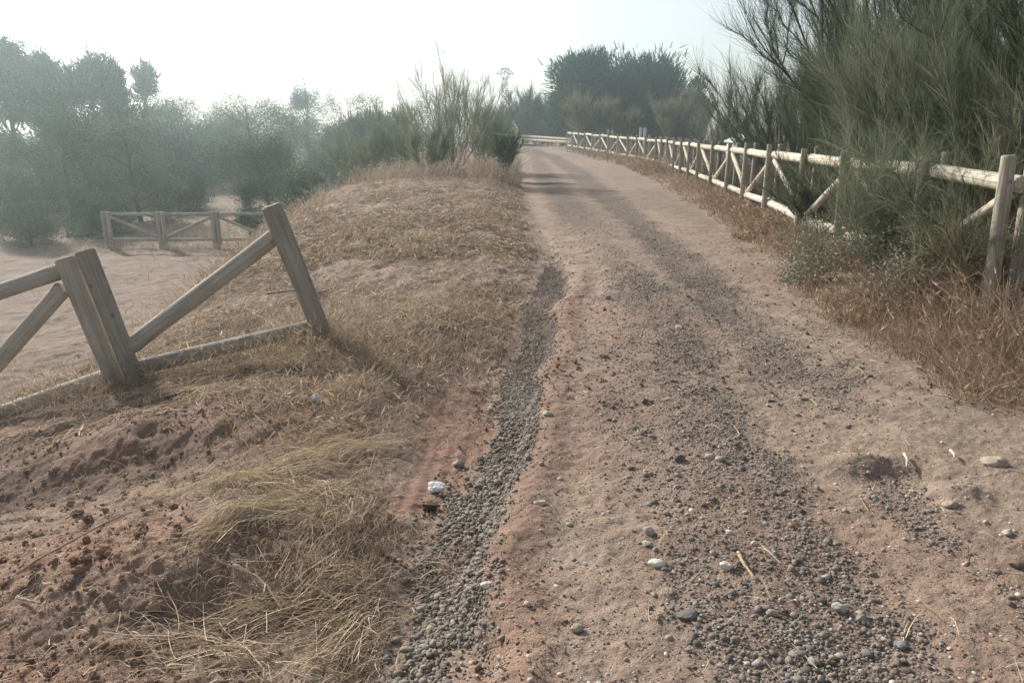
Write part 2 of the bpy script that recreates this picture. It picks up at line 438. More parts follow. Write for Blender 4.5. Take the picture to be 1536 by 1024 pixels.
def terrain_mat():
    m, nt, out = mat_new('soil')
    geo = N(nt, 'ShaderNodeNewGeometry'); pos = geo.outputs['Position']
    a1 = N(nt, 'ShaderNodeAttribute', attribute_name='cover'); a2 = N(nt, 'ShaderNodeAttribute', attribute_name='cover2')
    s1 = N(nt, 'ShaderNodeSeparateColor'); nt.links.new(a1.outputs['Color'], s1.inputs[0])
    s2 = N(nt, 'ShaderNodeSeparateColor'); nt.links.new(a2.outputs['Color'], s2.inputs[0])
    grav, red, straw = s1.outputs; dark, verge, valley = s2.outputs

    def noise(scale, det=5.0, ro=.6):
        n = N(nt, 'ShaderNodeTexNoise', i_Scale=scale, i_Detail=det, i_Roughness=ro); nt.links.new(pos, n.inputs['Vector']); return n.outputs['Fac']

    def voro(scale, **kw):
        n = N(nt, 'ShaderNodeTexVoronoi', i_Scale=scale, **kw); nt.links.new(pos, n.inputs['Vector']); return n
    n1, n2, n3, n4 = noise(.9, 4), noise(5, 6), noise(28, 6, .65), noise(130, 4, .7)
    c = mixc(nt, ramp(nt, n1, [(.35, 0.), (.65, 1.)]), (.39, .30, .235), (.415, .305, .225))
    c = mixc(nt, ramp(nt, n2, [(.35, 0.), (.7, 1.)]), c, (.27, .20, .155))
    # red soil
    rc = mixc(nt, ramp(nt, n2, [(.35, 0.), (.65, 1.)]), (.30, .17, .12), (.38, .225, .16))
    rc = mixc(nt, ramp(nt, n3, [(.4, 0.), (.7, .7)]), rc, (.16, .10, .075))
    c = mixc(nt, mth(nt, 'MULTIPLY', red, .8), c, rc)
    # grit
    v1 = voro(75.0); v2 = voro(160.0)
    gr = N(nt, 'ShaderNodeSeparateColor'); nt.links.new(v1.outputs['Color'], gr.inputs[0])
    gc = ramp(nt, gr.outputs[0], [(0., (.09, .074, .062)), (.5, (.17, .145, .125)), (.85, (.255, .222, .195)), (1., (.38, .335, .29))])
    gc = mixc(nt, ramp(nt, v1.outputs['Distance'], [(.28, 0.), (.75, .85)]), gc, (.07, .055, .046))
    gfac = mth(nt, 'MAXIMUM', grav, mth(nt, 'MULTIPLY', dark, mth(nt, 'ADD', ramp(nt, n3, [(.3, .45), (.62, 1.)]), 0.0)), True)
    c = mixc(nt, mth(nt, 'MULTIPLY', gfac, .9), c, gc)
    # straw litter
    wv = noise(9, 6, .7)
    sc_ = mixc(nt, ramp(nt, n3, [(.35, 0.), (.65, 1.)]), (.28, .215, .155), (.135, .105, .085))
    sc_ = mixc(nt, ramp(nt, wv, [(.45, 0.), (.62, .8)]), sc_, (.135, .105, .085))
    c = mixc(nt, mth(nt, 'MULTIPLY', straw, .68), c, sc_)
    vc = mixc(nt, ramp(nt, n3, [(.35, 0.), (.65, 1.)]), (.25, .165, .105), (.16, .105, .075))
    c = mixc(nt, mth(nt, 'MULTIPLY', verge, .8), c, vc)
    va = mixc(nt, ramp(nt, n1, [(.3, 0.), (.7, 1.)]), (.34, .25, .195), (.27, .20, .15))
    va = mixc(nt, ramp(nt, n2, [(.5, 0.), (.68, .55)]), va, (.15, .12, .095))
    c = mixc(nt, valley, c, va)
    a3 = N(nt, 'ShaderNodeAttribute', attribute_name='soil_and_shade')  # dark soil together with the painted shade by the left fence and hollows
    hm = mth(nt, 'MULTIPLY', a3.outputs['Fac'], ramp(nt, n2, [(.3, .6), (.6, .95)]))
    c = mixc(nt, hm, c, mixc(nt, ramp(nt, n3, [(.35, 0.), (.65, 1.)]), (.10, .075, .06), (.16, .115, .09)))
    st = mth(nt, 'MULTIPLY', ramp(nt, noise(2.2, 8, .72), [(.52, 0.), (.64, .45)]), mth(nt, 'SUBTRACT', 1.0, straw, True))
    c = mixc(nt, st, c, (.19, .145, .115))
    # fine speckle: tiny dark crumbs and pale grains
    sp1 = N(nt, 'ShaderNodeSeparateColor'); nt.links.new(v2.outputs['Color'], sp1.inputs[0])
    pale = mth(nt, 'MULTIPLY', ramp(nt, sp1.outputs[0], [(.90, 0.), (.93, 1.)]), ramp(nt, v2.outputs['Distance'], [(.3, 1.), (.5, 0.)]))
    drk = mth(nt, 'MULTIPLY', ramp(nt, sp1.outputs[1], [(.80, 0.), (.86, 1.)]), ramp(nt, v2.outputs['Distance'], [(.3, 1.), (.55, 0.)]))
    c = mixc(nt, mth(nt, 'MULTIPLY', pale, .5), c, (.52, .45, .37))
    c = mixc(nt, mth(nt, 'MULTIPLY', drk, .6), c, (.11, .085, .07))
    c = mixc(nt, ramp(nt, n4, [(.35, .35), (.6, 0.)]), c, (.12, .09, .07))
    b = N(nt, 'ShaderNodeBsdfPrincipled', i_Roughness=.95); b.inputs['Specular IOR Level'].default_value = .12
    nt.links.new(c, b.inputs['Base Color'])
    peb = mth(nt, 'MULTIPLY', mth(nt, 'SUBTRACT', .7, v1.outputs['Distance']), mth(nt, 'ADD', mth(nt, 'MULTIPLY', gfac, 1.0), .12))
    hsum = mth(nt, 'ADD', mth(nt, 'ADD', peb, mth(nt, 'MULTIPLY', n3, 1.1)), mth(nt, 'ADD', mth(nt, 'MULTIPLY', n4, .45), mth(nt, 'MULTIPLY', sp1.outputs[0], .18)))
    bp = N(nt, 'ShaderNodeBump', i_Strength=.8, i_Distance=.016); nt.links.new(hsum, bp.inputs['Height'])
    nt.links.new(bp.outputs[0], b.inputs['Normal']); nt.links.new(b.outputs[0], out.inputs[0])
    return m


M_soil = terrain_mat()


def plain_mat(name, col, rough=.8, vary=.15, scale=8.0, metal=0.0):
    m, nt, out = mat_new(name)
    tc = N(nt, 'ShaderNodeTexCoord')
    no = N(nt, 'ShaderNodeTexNoise', i_Scale=scale, i_Detail=5.0); nt.links.new(tc.outputs['Object'], no.inputs['Vector'])
    c = mixc(nt, ramp(nt, no.outputs['Fac'], [(.3, 0.), (.7, 1.)]), tuple(v * (1 - vary) for v in col), tuple(min(1, v * (1 + vary)) for v in col))
    b = N(nt, 'ShaderNodeBsdfPrincipled', i_Roughness=rough, i_Metallic=metal)
    nt.links.new(c, b.inputs['Base Color']); nt.links.new(b.outputs[0], out.inputs[0])
    return m


# ------------------------------------------------------------------ ground
def build_ground():
    yr = np.concatenate([np.linspace(-4, 1.15, 26), np.geomspace(1.2, 26, 860)[:], np.geomspace(26.3, 195, 130)])
    t = np.linspace(-1, 1, 861)
    ur = 1.3 * (.52 * t + .48 * t ** 3)
    Y = np.repeat(yr[:, None], len(ur), 1)
    X = ur[None] * (np.maximum(Y, 0) + 3.2)
    Z = height(X, Y)
    grav, red, straw, dark, verge, tread, soil_shade = masks(X, Y)
    # tyre tread pressed into the red patch, left by one wheel
    tx = X - I(Y, [2.9, 3.8, 4.7], [-.42, -.36, -.28])
    Z = Z - tread * (.006 + .0035 * np.cos(tx * 2 * PI / .075 + 2.5 * vn(X * 3, Y * 3, 8)) * (.5 + vn(X * 4, Y * 2, 6)))
    valley = ss(.2, 1.2, bank_edge(Y) - X) * np.where(X < lip(Y), 1, 0)
    R, Cn = X.shape
    V = np.stack([X, Y, Z], -1).reshape(-1, 3)
    c1 = np.stack([grav, red * (1 - valley), straw * (1 - valley)], -1).reshape(-1, 3)
    c2 = np.stack([dark, verge, valley], -1).reshape(-1, 3)
    idx = np.arange(R * Cn).reshape(R, Cn)
    Q = np.stack([idx[:-1, :-1], idx[:-1, 1:], idx[1:, 1:], idx[1:, :-1]], -1).reshape(-1, 4)
    gx, gy = np.gradient(Z)
    du = np.stack([np.gradient(X, axis=1), np.zeros_like(X), np.gradient(Z, axis=1)], -1)
    dv = np.stack([np.gradient(X, axis=0), np.gradient(Y, axis=0), np.gradient(Z, axis=0)], -1)
    Nn = unit(np.cross(du, dv)).reshape(-1, 3)
    # the same sheet, shared out between the track, the bank and the valley floor
    cxy = V[Q].mean(1)
    x, y = cxy[:, 0], cxy[:, 1]
    track = (x > lip(y) - .42) & (x < right(y)) & (y < 74) & (y > -5)
    val = (x < bank_edge(y) - 1.0) & (~track) & (x < lip(y))
    verge_m = (x >= right(y)) & ~track
    bank = ~(track | val | verge_m)
    for nm, msk in (('dirt_track', track), ('valley_ground', val), ('embankment_ground', bank), ('verge_ground', verge_m)):
        q = Q[msk]; used, inv = np.unique(q, return_inverse=True)
        me = mesh_np(nm, V[used], [inv.reshape(-1, 4)], M_soil, True, None, {'cover': c1[used], 'cover2': c2[used], 'soil_and_shade': soil_shade.reshape(-1, 1)[used].repeat(3, 1)})
        if len(me.vertices) == len(used):
            me.normals_split_custom_set_from_vertices(Nn[used].tolist())
        tag(obj(nm, me), None, None, None, 'structure')


build_ground()


# ------------------------------------------------------------------ gravel, clods
def sample_ground(n, y0, y1, pw, xfun, rng):
    """points spread evenly over the picture rather than over the ground"""
    u = rng.random(n)
    y = (y0 ** -pw + u * (y1 ** -pw - y0 ** -pw)) ** (-1 / pw)
    lo, hi = xfun(y)
    return lo + (hi - lo) * rng.random(n), y


def build_gravel():
    Vs, Fs, Cs = [], [], []; base = 0

    def add(x, y, size, flat, col, sub, sink=.25, rough=.18):
        nonlocal base
        z = height(x, y) + size * flat * (1 - sink * 2) * .9
        V, F, C = stones(np.stack([x, y, z], -1), size, flat, col, rng, sub, rough)
        Vs.append(V); Fs.append(F + base); Cs.append(C); base += len(V)

    def greys(n, lo=.09, hi=.30, warm=.17):
        g = 1.12 * (lo + (hi - lo) * rng.beta(1.6, 2.4, n))
        k = rng.normal(0, .05, (n, 1))
        return np.clip(g[:, None] * (np.array([[1.0 + warm, 1.0, 1.0 - warm]]) + k * np.array([[1, 0, -1.2]])), .02, .8)
    # rounded cobbles of the gully
    for n, y0, y1, s0, s1, sub in ((1300, 1.9, 4.2, .007, .019, 2), (12000, 1.7, 5.5, .0025, .010, 1), (9000, 4, 11.5, .005, .012, 0)):
        x, y = sample_ground(n * 3, y0, y1, 1.2, lambda y: (gully_l(y) - .15, lip(y) + .1), rng)
        g = masks(x, y)[0]; k = rng.random(len(x)) < np.maximum(g ** 1.5, .05)
        x, y = x[k][:n], y[k][:n]; n_ = len(x)
        add(x, y, s0 + (s1 - s0) * rng.beta(1.2, 3, n_), .62, greys(n_), sub, .22)
    # dark grit in the wheel tracks
    for n, y0, y1, s0, s1, sub in ((9500, 1.8, 6.5, .003, .010, 1), (3000, 4.0, 9, .004, .010, 0), (5500, 6.0, 22, .005, .012, 0), (500, 1.8, 5, .009, .019, 2)):
        x, y = sample_ground(n * 4, y0, y1, 1.2, lambda y: (lip(y) + .1, right(y)), rng)
        d = masks(x, y)[3]; k = rng.random(len(x)) < d * 1.2 * ss(y0 - .3, y0 + (1.6 if y0 > 2 else .01), y) * (1 - ss(y1 - 2.0, y1, y))
        x, y = x[k][:n], y[k][:n]; n_ = len(x)
        add(x, y, s0 + (s1 - s0) * rng.beta(1.1, 3, n_), .6, greys(n_, .07, .30, .16), sub, .3)
    # scattered pebbles on the whole track
    for n, y0, y1, s0, s1, sub in ((3800, 1.8, 6, .002, .0075, 1), (420, 1.8, 7, .006, .016, 2), (3500, 5, 25, .005, .013, 0)):
        x, y = sample_ground(n, y0, y1, 1.2, lambda y: (lip(y) - .1, right(y) + .5), rng)
        add(x, y, s0 + (s1 - s0) * rng.beta(1, 3, n), .6, greys(n, .16, .52, .16), sub, .35)
    me = mesh_np('gravel', np.concatenate(Vs), [np.concatenate(Fs)], M_stone, True, np.concatenate(Cs))
    tag(obj('gravel', me), 'grey pebbles and gravel filling the gully and wheel ruts of the track', 'gravel', None, 'stuff')
    # soil clods and crumbs
    Vs, Fs, Cs = [], [], []; base = 0
    def clodcol(n, red):
        a = np.array([[.27, .20, .155]]) * (1 - red[:, None]) + np.array([[.27, .165, .12]]) * red[:, None]
        return a * rng.uniform(.65, 1.15, (n, 1))
    for n, y0, y1, s0, s1, sub, lo, hi in ((5200, 1.6, 4.8, .002, .011, 1, -3.4, -.5), (260, 1.9, 4.0, .008, .034, 2, -2.6, -.75), (5200, 1.7, 7, .002, .007, 1, -.3, 3.2), (2500, 4, 13, .005, .02, 0, -3.2, 3.0)):
        x, y = sample_ground(n * 2, y0, y1, 1.2, lambda y: (lo + 0 * y, hi + 0 * y), rng)
        mk = masks(x, y)
        dens = np.where(x < -.5, .35 + .65 * mk[1], .5 + .3 * mk[1]) * (1 - np.clip(3 * mk[5], 0, 1)) * (1 - .6 * mk[2])
        k = rng.random(len(x)) < dens
        x, y = x[k][:n], y[k][:n]; r = mk[1][k][:n]; n_ = len(x)
        size = s0 + (s1 - s0) * rng.beta(1, 3.2, n_)
        z = height(x, y) + size * .35
        V, F, C = stones(np.stack([x, y, z], -1), size, .75, clodcol(n_, r), rng, sub, .55)
        Vs.append(V); Fs.append(F + base); Cs.append(C); base += len(V)
    me = mesh_np('soil_rubble', np.concatenate(Vs), [np.concatenate(Fs)], M_clod, False, np.concatenate(Cs))
    tag(obj('soil_rubble', me), 'crumbled reddish soil clods over the churned bank and track', 'soil', None, 'stuff')


build_gravel()


# ------------------------------------------------------------------ straw
STRAW_C = np.array([(.68, .54, .37), (.58, .45, .305), (.44, .335, .235), (.74, .62, .46), (.27, .20, .155), (.49, .35, .225), (.23, .185, .155)])


def lying(x, y, L, az, arch, w, col, k=5, lift=.004):
    t = np.linspace(-.5, .5, k)[None]
    bend = (rng.normal(0, .05, len(x)) + rng.normal(0, .16, len(x)) * (rng.random(len(x)) < .15))[:, None]
    aa = az[:, None] + bend * t * 4
    X = x[:, None] + L[:, None] * t * np.cos(aa); Y = y[:, None] + L[:, None] * t * np.sin(aa)
    Z = height(X, Y) + lift + arch[:, None] * (1 - 4 * t * t) + (rng.random(len(x)) ** 2)[:, None] * .03 + rng.normal(0, .09, len(x))[:, None] * L[:, None] * t
    Z = np.maximum(Z, height(X, Y) + .002)
    return strands(np.stack([X, Y, Z], -1), w, col, rng, .6)


def build_straw():
    Vs, Fs, Cs = [], [], []; base = 0

    def push(r):
        nonlocal base
        Vs.append(r[0]); Fs.append(r[1] + base); Cs.append(r[2]); base += len(r[0])

    def cols(n, p=None):
        return STRAW_C[rng.choice(len(STRAW_C), n, p=p)] * rng.uniform(.6, 1.1, (n, 1))
    # lying cut straw, thick near the camera
    for n, y0, y1, L0, L1, w in ((46000, 1.6, 5.2, .015, .11, .0028), (30000, 4.2, 10, .05, .26, .0048), (20000, 9, 24, .08, .30, .010)):
        x, y = sample_ground(n * 2, y0, y1, 1.3, lambda y: (np.maximum(bank_edge(y) - .7, -.95 * y - 1.2), lip(y) - .05), rng)
        mk = masks(x, y); s = mk[2]; k = rng.random(len(x)) < np.maximum(s ** 1.4, .10 * (x < gully_l(y) - .3) * (1 - np.clip(3 * mk[5], 0, 1)))
        x, y = x[k][:n], y[k][:n]; m = len(x)
        L = L0 + (L1 - L0) * rng.beta(1.2, 3, m)
        az = np.where(rng.random(m) < .55, rng.uniform(0, PI, m), rng.normal(.55, .8, m) + 1.6 * fbm(x * .8, y * .8, 2, 91))
        push(lying(x, y, L, az, rng.random(m) * .02, w * rng.uniform(.6, 1.3, m), cols(m), lift=.003))
    # sheaves: bundles combed one way (cut stalks left in swathes)
    for cx, cy, az0, n, sl, sw, L0 in ((-1.02, 2.8, .85, 260, .16, .05, .34), (-.72, 2.35, .35, 200, .18, .07, .26), (-1.2, 3.3, .25, 260, .22, .06, .34), (-.55, 2.15, 1.0, 160, .13, .07, .22),
                                       (-.95, 3.05, 2.6, 120, .15, .10, .26), (-1.0, 3.8, .7, 160, .2, .10, .3), (-1.55, 5.35, .9, 420, .3, .14, .4), (-.85, 5.2, .5, 260, .25, .15, .3), (-2.2, 5.3, .2, 300, .4, .15, .38),
                                       (-.95, 2.1, -.4, 160, .16, .08, .26), (-.72, 2.62, 1.25, 200, .14, .05, .26), (-.9, 3.55, .45, 200, .22, .05, .34)):
        m = n
        a = rng.normal(0, sl, m); b = rng.normal(0, sw, m)
        x = cx + a * math.cos(az0) - b * math.sin(az0); y = cy + a * math.sin(az0) + b * math.cos(az0)
        L = L0 * rng.uniform(.3, 1.1, m)
        push(lying(x, y, L, az0 + rng.normal(0, .42, m), rng.random(m) * .025, (.0022 + .0018 * rng.random(m) ** 2), cols(m, [.3, .25, .15, .18, .05, .05, .02]), 6, .004 + .02 * rng.random()))
    # sparse stray stalks over the track
    for n, y0, y1 in ((420, 1.8, 5), (500, 4, 12)):
        x, y = sample_ground(n, y0, y1, 1.2, lambda y: (lip(y), right(y) + .2), rng)
        push(lying(x, y, rng.uniform(.03, .16, n), rng.uniform(0, PI, n), rng.random(n) * .01, .0022 * (1 + y * .12), cols(n), lift=.003))
    # standing stubble
    for n, y0, y1, h0, h1, w in ((11000, 2.2, 5.8, .02, .10, .0028), (13000, 4.5, 10, .02, .09, .0045), (13000, 9, 24, .03, .11, .009)):
        x, y = sample_ground(n * 2, y0, y1, 1.3, lambda y: (np.maximum(bank_edge(y) - .9, -.95 * y - 1.2), lip(y) - .25), rng)
        s = masks(x, y)[2] * np.clip(.4 + 2.2 * fbm(x * 1.8, y * 1.8, 2, 93), 0, 1); k = rng.random(len(x)) < s
        x, y = x[k][:n], y[k][:n]; m = len(x)
        h = h0 + (h1 - h0) * rng.random(m)
        d = np.stack([rng.normal(.15, .45, m), rng.normal(-.1, .45, m), np.ones(m)], -1)
        t = np.linspace(0, 1, 3)[None, :, None]
        P = np.stack([x, y, height(x, y)], -1)[:, None] + d[:, None] * t * h[:, None, None]
        push(strands(P, w * rng.uniform(.6, 1.3, m), cols(m), rng, .5))
    me = mesh_np('straw', np.concatenate(Vs), [np.concatenate(Fs)], M_straw, False, np.concatenate(Cs))
    tag(obj('straw', me), 'cut dry straw and stubble lying over the bank left of the track', 'straw', None, 'stuff')


build_straw()


# ------------------------------------------------------------------ dry grass
def tuft_blades(x, y, h, w, col, lean, rng, head=True):
    """blades rooted on the ground, curved over, with an ear of seeds at the tip"""
    n = len(x); k = 5
    t = np.linspace(0, 1, k)[None, :, None]
    d0 = np.stack([rng.normal(0, .28, n) + lean[0], rng.normal(0, .28, n) + lean[1], np.ones(n)], -1)
    dr = np.stack([rng.normal(0, .36, n), rng.normal(0, .36, n), -rng.random(n) * .4], -1)
    P = np.stack([x, y, height(x, y) - .01], -1)[:, None] + (d0[:, None] * t + dr[:, None] * t ** 2.2) * h[:, None, None]
    R = [strands(P, w, col, rng, .4)]
    if head:
        k2 = rng.random(n) < .3
        tip = P[k2, -1]; dd = unit(P[k2, -1] - P[k2, -2]); m = len(tip)
        tt = np.linspace(0, 1, 3)[None, :, None]
        Q = tip[:, None] + dd[:, None] * tt * (.06 * rng.uniform(.5, 1.2, m))[:, None, None]
        R.append(strands(Q, w[k2] * 2.4, np.minimum(col[k2] * 1.25, .8), rng, .3))
    return R


def merge(R):
    Vs, Fs, Cs = [], [], []; b = 0
    for V, F, C in R:
        Vs.append(V); Fs.append(F + b); Cs.append(C); b += len(V)
    return np.concatenate(Vs), np.concatenate(Fs), np.concatenate(Cs)


GRASS_R = np.array([(.31, .215, .145), (.38, .275, .185), (.24, .17, .12), (.48, .37, .26), (.30, .20, .135), (.17, .135, .10)])
GRASS_Y = np.array([(.46, .36, .25), (.54, .43, .31), (.37, .29, .205), (.30, .255, .19), (.40, .29, .205), (.26, .22, .17)])


def build_grass():
    R = []
    for n, y0, y1, h0, h1, w, wide in ((30000, 2.4, 6.6, .10, .60, .0045, 1.35), (16000, 6, 12, .06, .30, .006, 1.3), (14000, 11, 30, .06, .30, .010, 1.4), (4500, 28, 52, .2, .6, .022, 1.8)):
        x, y = sample_ground(n * 2, y0, y1, 1.1, lambda y: (right(y) - .3, np.maximum(right(y) + wide, fence_x(y) + .6)), rng)
        den = np.clip(.95 + 1.6 * fbm(x * 1.3, y * .8, 3, 101), 0, 1) * ss(-.25, .2, x - right(y) + wob(x, y, 2, .35, 102))
        k = rng.random(len(x)) < den
        x, y = x[k][:n], y[k][:n]; m = len(x)
        edge = ss(-.2, .5, x - right(y))
        h = (h0 + (h1 - h0) * rng.random(m) ** 1.6) * (.35 + .65 * edge)
        c = GRASS_R[rng.choice(6, m)] * rng.uniform(.7, 1.15, (m, 1))
        R += tuft_blades(x, y, h, w * rng.uniform(.6, 1.3, m), c, (-.12, -.05), rng)
    V, F, C = merge(R)
    me = mesh_np('dry_grass', V, [F], M_grass, False, C)
    tag(obj('dry_grass', me), 'reddish dry grass along the foot of the long fence on the right', 'grass', None, 'stuff')
    R = []
    # tall pale grass on the brow of the bank and down its flank
    for n, y0, y1, xl, xr_, h0, h1, w in ((11000, 19.5, 30, lambda y: bank_edge(y) - 2.2, lambda y: lip(y) - .2, .2, .75, .012), (5000, 9, 20, lambda y: bank_edge(y) - 2.0, lambda y: bank_edge(y) - .25, .10, .45, .008),
                                         (3500, 28, 55, lambda y: bank_edge(y) - 2.0, lambda y: lip(y) - .1, .3, .8, .02)):
        x, y = sample_ground(n, y0, y1, .6, lambda y: (xl(y), xr_(y)), rng)
        k = rng.random(n) < np.clip(.6 + 1.6 * fbm(x * .7, y * .7, 3, 111), 0, 1)
        x, y = x[k], y[k]; m = len(x)
        c = GRASS_Y[rng.choice(6, m)] * rng.uniform(.75, 1.1, (m, 1))
        R += tuft_blades(x, y, h0 + (h1 - h0) * rng.random(m) ** 1.4, w * rng.uniform(.6, 1.3, m), c, (.05, 0), rng)
    # around the broken fence foot and the far fence
    for cx, cy, sx, sy, n, hh, w in ((-2.3, 5.45, .9, .16, 1500, .22, .0035), (-1.55, 5.75, .25, .2, 700, .28, .0035), (-3.4, 5.4, .5, .2, 700, .2, .0035), (-2.0, 6.5, .8, .4, 1500, .2, .004), (-1.0, 5.3, .4, .3, 800, .16, .0035), (-.95, 4.6, .3, .3, 1600, .11, .003), (-1.25, 4.2, .3, .25, 1000, .09, .003), (-.75, 5.15, .3, .25, 1200, .12, .003), (-.85, 3.9, .22, .2, 700, .09, .003), (-.35, 6.3, .3, .5, 1200, .10, .0035),
                                     (-10.5, 24.6, 2.4, .35, 900, .3, .012), (-9.5, 31, 2.5, 3, 1500, .4, .02)):
        x = rng.normal(cx, sx, n); y = rng.normal(cy, sy, n)
        c = GRASS_Y[rng.choice(6, n)] * rng.uniform(.7, 1.15, (n, 1))
        R += tuft_blades(x, y, hh * rng.uniform(.4, 1.2, n), w * rng.uniform(.6, 1.3, n), c, (.1, -.1), rng)
    V, F, C = merge(R)
    me = mesh_np('tall_grass', V, [F], M_grass, False, C)
    tag(obj('tall_grass', me), 'pale tall dry grass on the brow and flank of the bank', 'grass', None, 'stuff')


build_grass()


def build_undergrowth():
    R = []
    for n, y0, y1, o0, o1, h0, h1, w, pal in ((7000, 5.5, 13, .15, 1.6, .2, .9, .006, 0), (9000, 12, 34, .2, 2.2, .3, 1.0, .012, 1), (5000, 30, 56, .2, 3, .3, 1.0, .022, 1)):
        x, y = sample_ground(n, y0, y1, .8, lambda y: (fence_x(y) + o0, fence_x(y) + o1), rng)
        c = np.array([(.15, .14, .10), (.21, .19, .135), (.11, .115, .08), (.27, .22, .16)])[rng.choice(4, n)] * rng.uniform(.7, 1.1, (n, 1))
        R += tuft_blades(x, y, h0 + (h1 - h0) * rng.random(n) ** 1.3, w * rng.uniform(.6, 1.3, n), c, (0, 0), rng, False)
    V, F, C = merge(R)
    me = mesh_np('undergrowth', V, [F], M_grass, False, C)
    tag(obj('undergrowth', me), 'dull tangled undergrowth behind the rails of the long fence', 'undergrowth', None, 'stuff')
    R = []
    n = 9000
    x, y = sample_ground(n * 2, 9, 40, .9, lambda y: (-.95 * y - 2, bank_edge(y) - 2.0), rng)
    k = rng.random(n * 2) < np.clip(.25 + 1.6 * fbm(x * .5, y * .5, 3, 131), 0, 1); x, y = x[k][:n], y[k][:n]; m = len(x)
    c = GRASS_Y[rng.choice(6, m)] * rng.uniform(.6, 1.0, (m, 1))
    R += tuft_blades(x, y, rng.uniform(.02, .12, m) * (1 + .03 * y), .004 * (y / 6) * rng.uniform(.6, 1.3, m), c, (0, 0), rng, False)
    V, F, C = merge(R)
    me = mesh_np('stubble', V, [F], M_grass, False, C)
    tag(obj('stubble', me), 'thin dry stubble scattered over the bare valley floor', 'stubble', None, 'stuff')


build_undergrowth()


# ------------------------------------------------------------------ fences
def log_mesh(name, L, r0, r1, mat, sides=14, flat=None, chamfer=.012, top_dome=0.0):
    """round timber along +Z, slightly out of true, bevelled ends; flat: keep only the part x < flat*r (sawn face)"""
    k = max(6, int(L / .12))
    zs = np.concatenate([[0, chamfer], np.linspace(chamfer * 2, L - chamfer * 2, k), [L - chamfer, L]])
    rr = r0 + (r1 - r0) * zs / L
    rr = rr * (1 + .025 * np.array([vn(z * 3.1, r0 * 100 + L, 7) for z in zs]) * 2)
    rr[0] *= .86; rr[-1] *= .86
    ang = np.arange(sides) / sides * 2 * PI
    bx = .010 * np.array([vn(z * .9, L * 7.7, 8) for z in zs]); by = .010 * np.array([vn(z * .9, L * 5.1, 9) for z in zs])
    lump = 1 + .03 * np.stack([vn(np.cos(ang) * 1.5 + z * 2, np.sin(ang) * 1.5 + L * 3, 12) for z in zs]) * 2
    X = rr[:, None] * lump * np.cos(ang) ; Yy = rr[:, None] * lump * np.sin(ang)
    if flat is not None: X = np.minimum(X, flat * rr[:, None])
    X = X + bx[:, None]; Yy = Yy + by[:, None]
    Z = np.repeat(zs[:, None], sides, 1)
    V = np.stack([X, Yy, Z], -1).reshape(-1, 3)
    idx = np.arange(len(zs) * sides).reshape(len(zs), sides); nx = np.roll(idx, -1, 1)
    F = np.stack([idx[:-1], nx[:-1], nx[1:], idx[1:]], -1).reshape(-1, 4)
    V = np.concatenate([V, [[bx[0], by[0], 0], [bx[-1], by[-1], L + top_dome]]])
    c0, c1 = len(V) - 2, len(V) - 1
    T = np.concatenate([np.stack([np.full(sides, c0), nx[0], idx[0]], -1), np.stack([np.full(sides, c1), idx[-1], nx[-1]], -1)])
    me = mesh_np(name, V, [F, T], mat, True)
    me.set_sharp_from_angle(angle=math.radians(38))
    return me


def place_log(name, p0, p1, r0, r1, mat, root, flat=None, face=None, **kw):
    p0, p1 = Vector(p0), Vector(p1)
    d = p1 - p0; L = d.length; z = d.normalized()
    f = Vector(face) if face is not None else Vector((0.2, -1, .1))
    x = (f - z * f.dot(z)).normalized(); y = z.cross(x)
    M = Matrix((x, y, z)).transposed().to_4x4(); M.translation = p0 - root.location
    return obj(name, log_mesh(name, L, r0, r1, mat, flat=flat, **kw), root, M)


def V3(p): return Vector([float(v) for v in p])


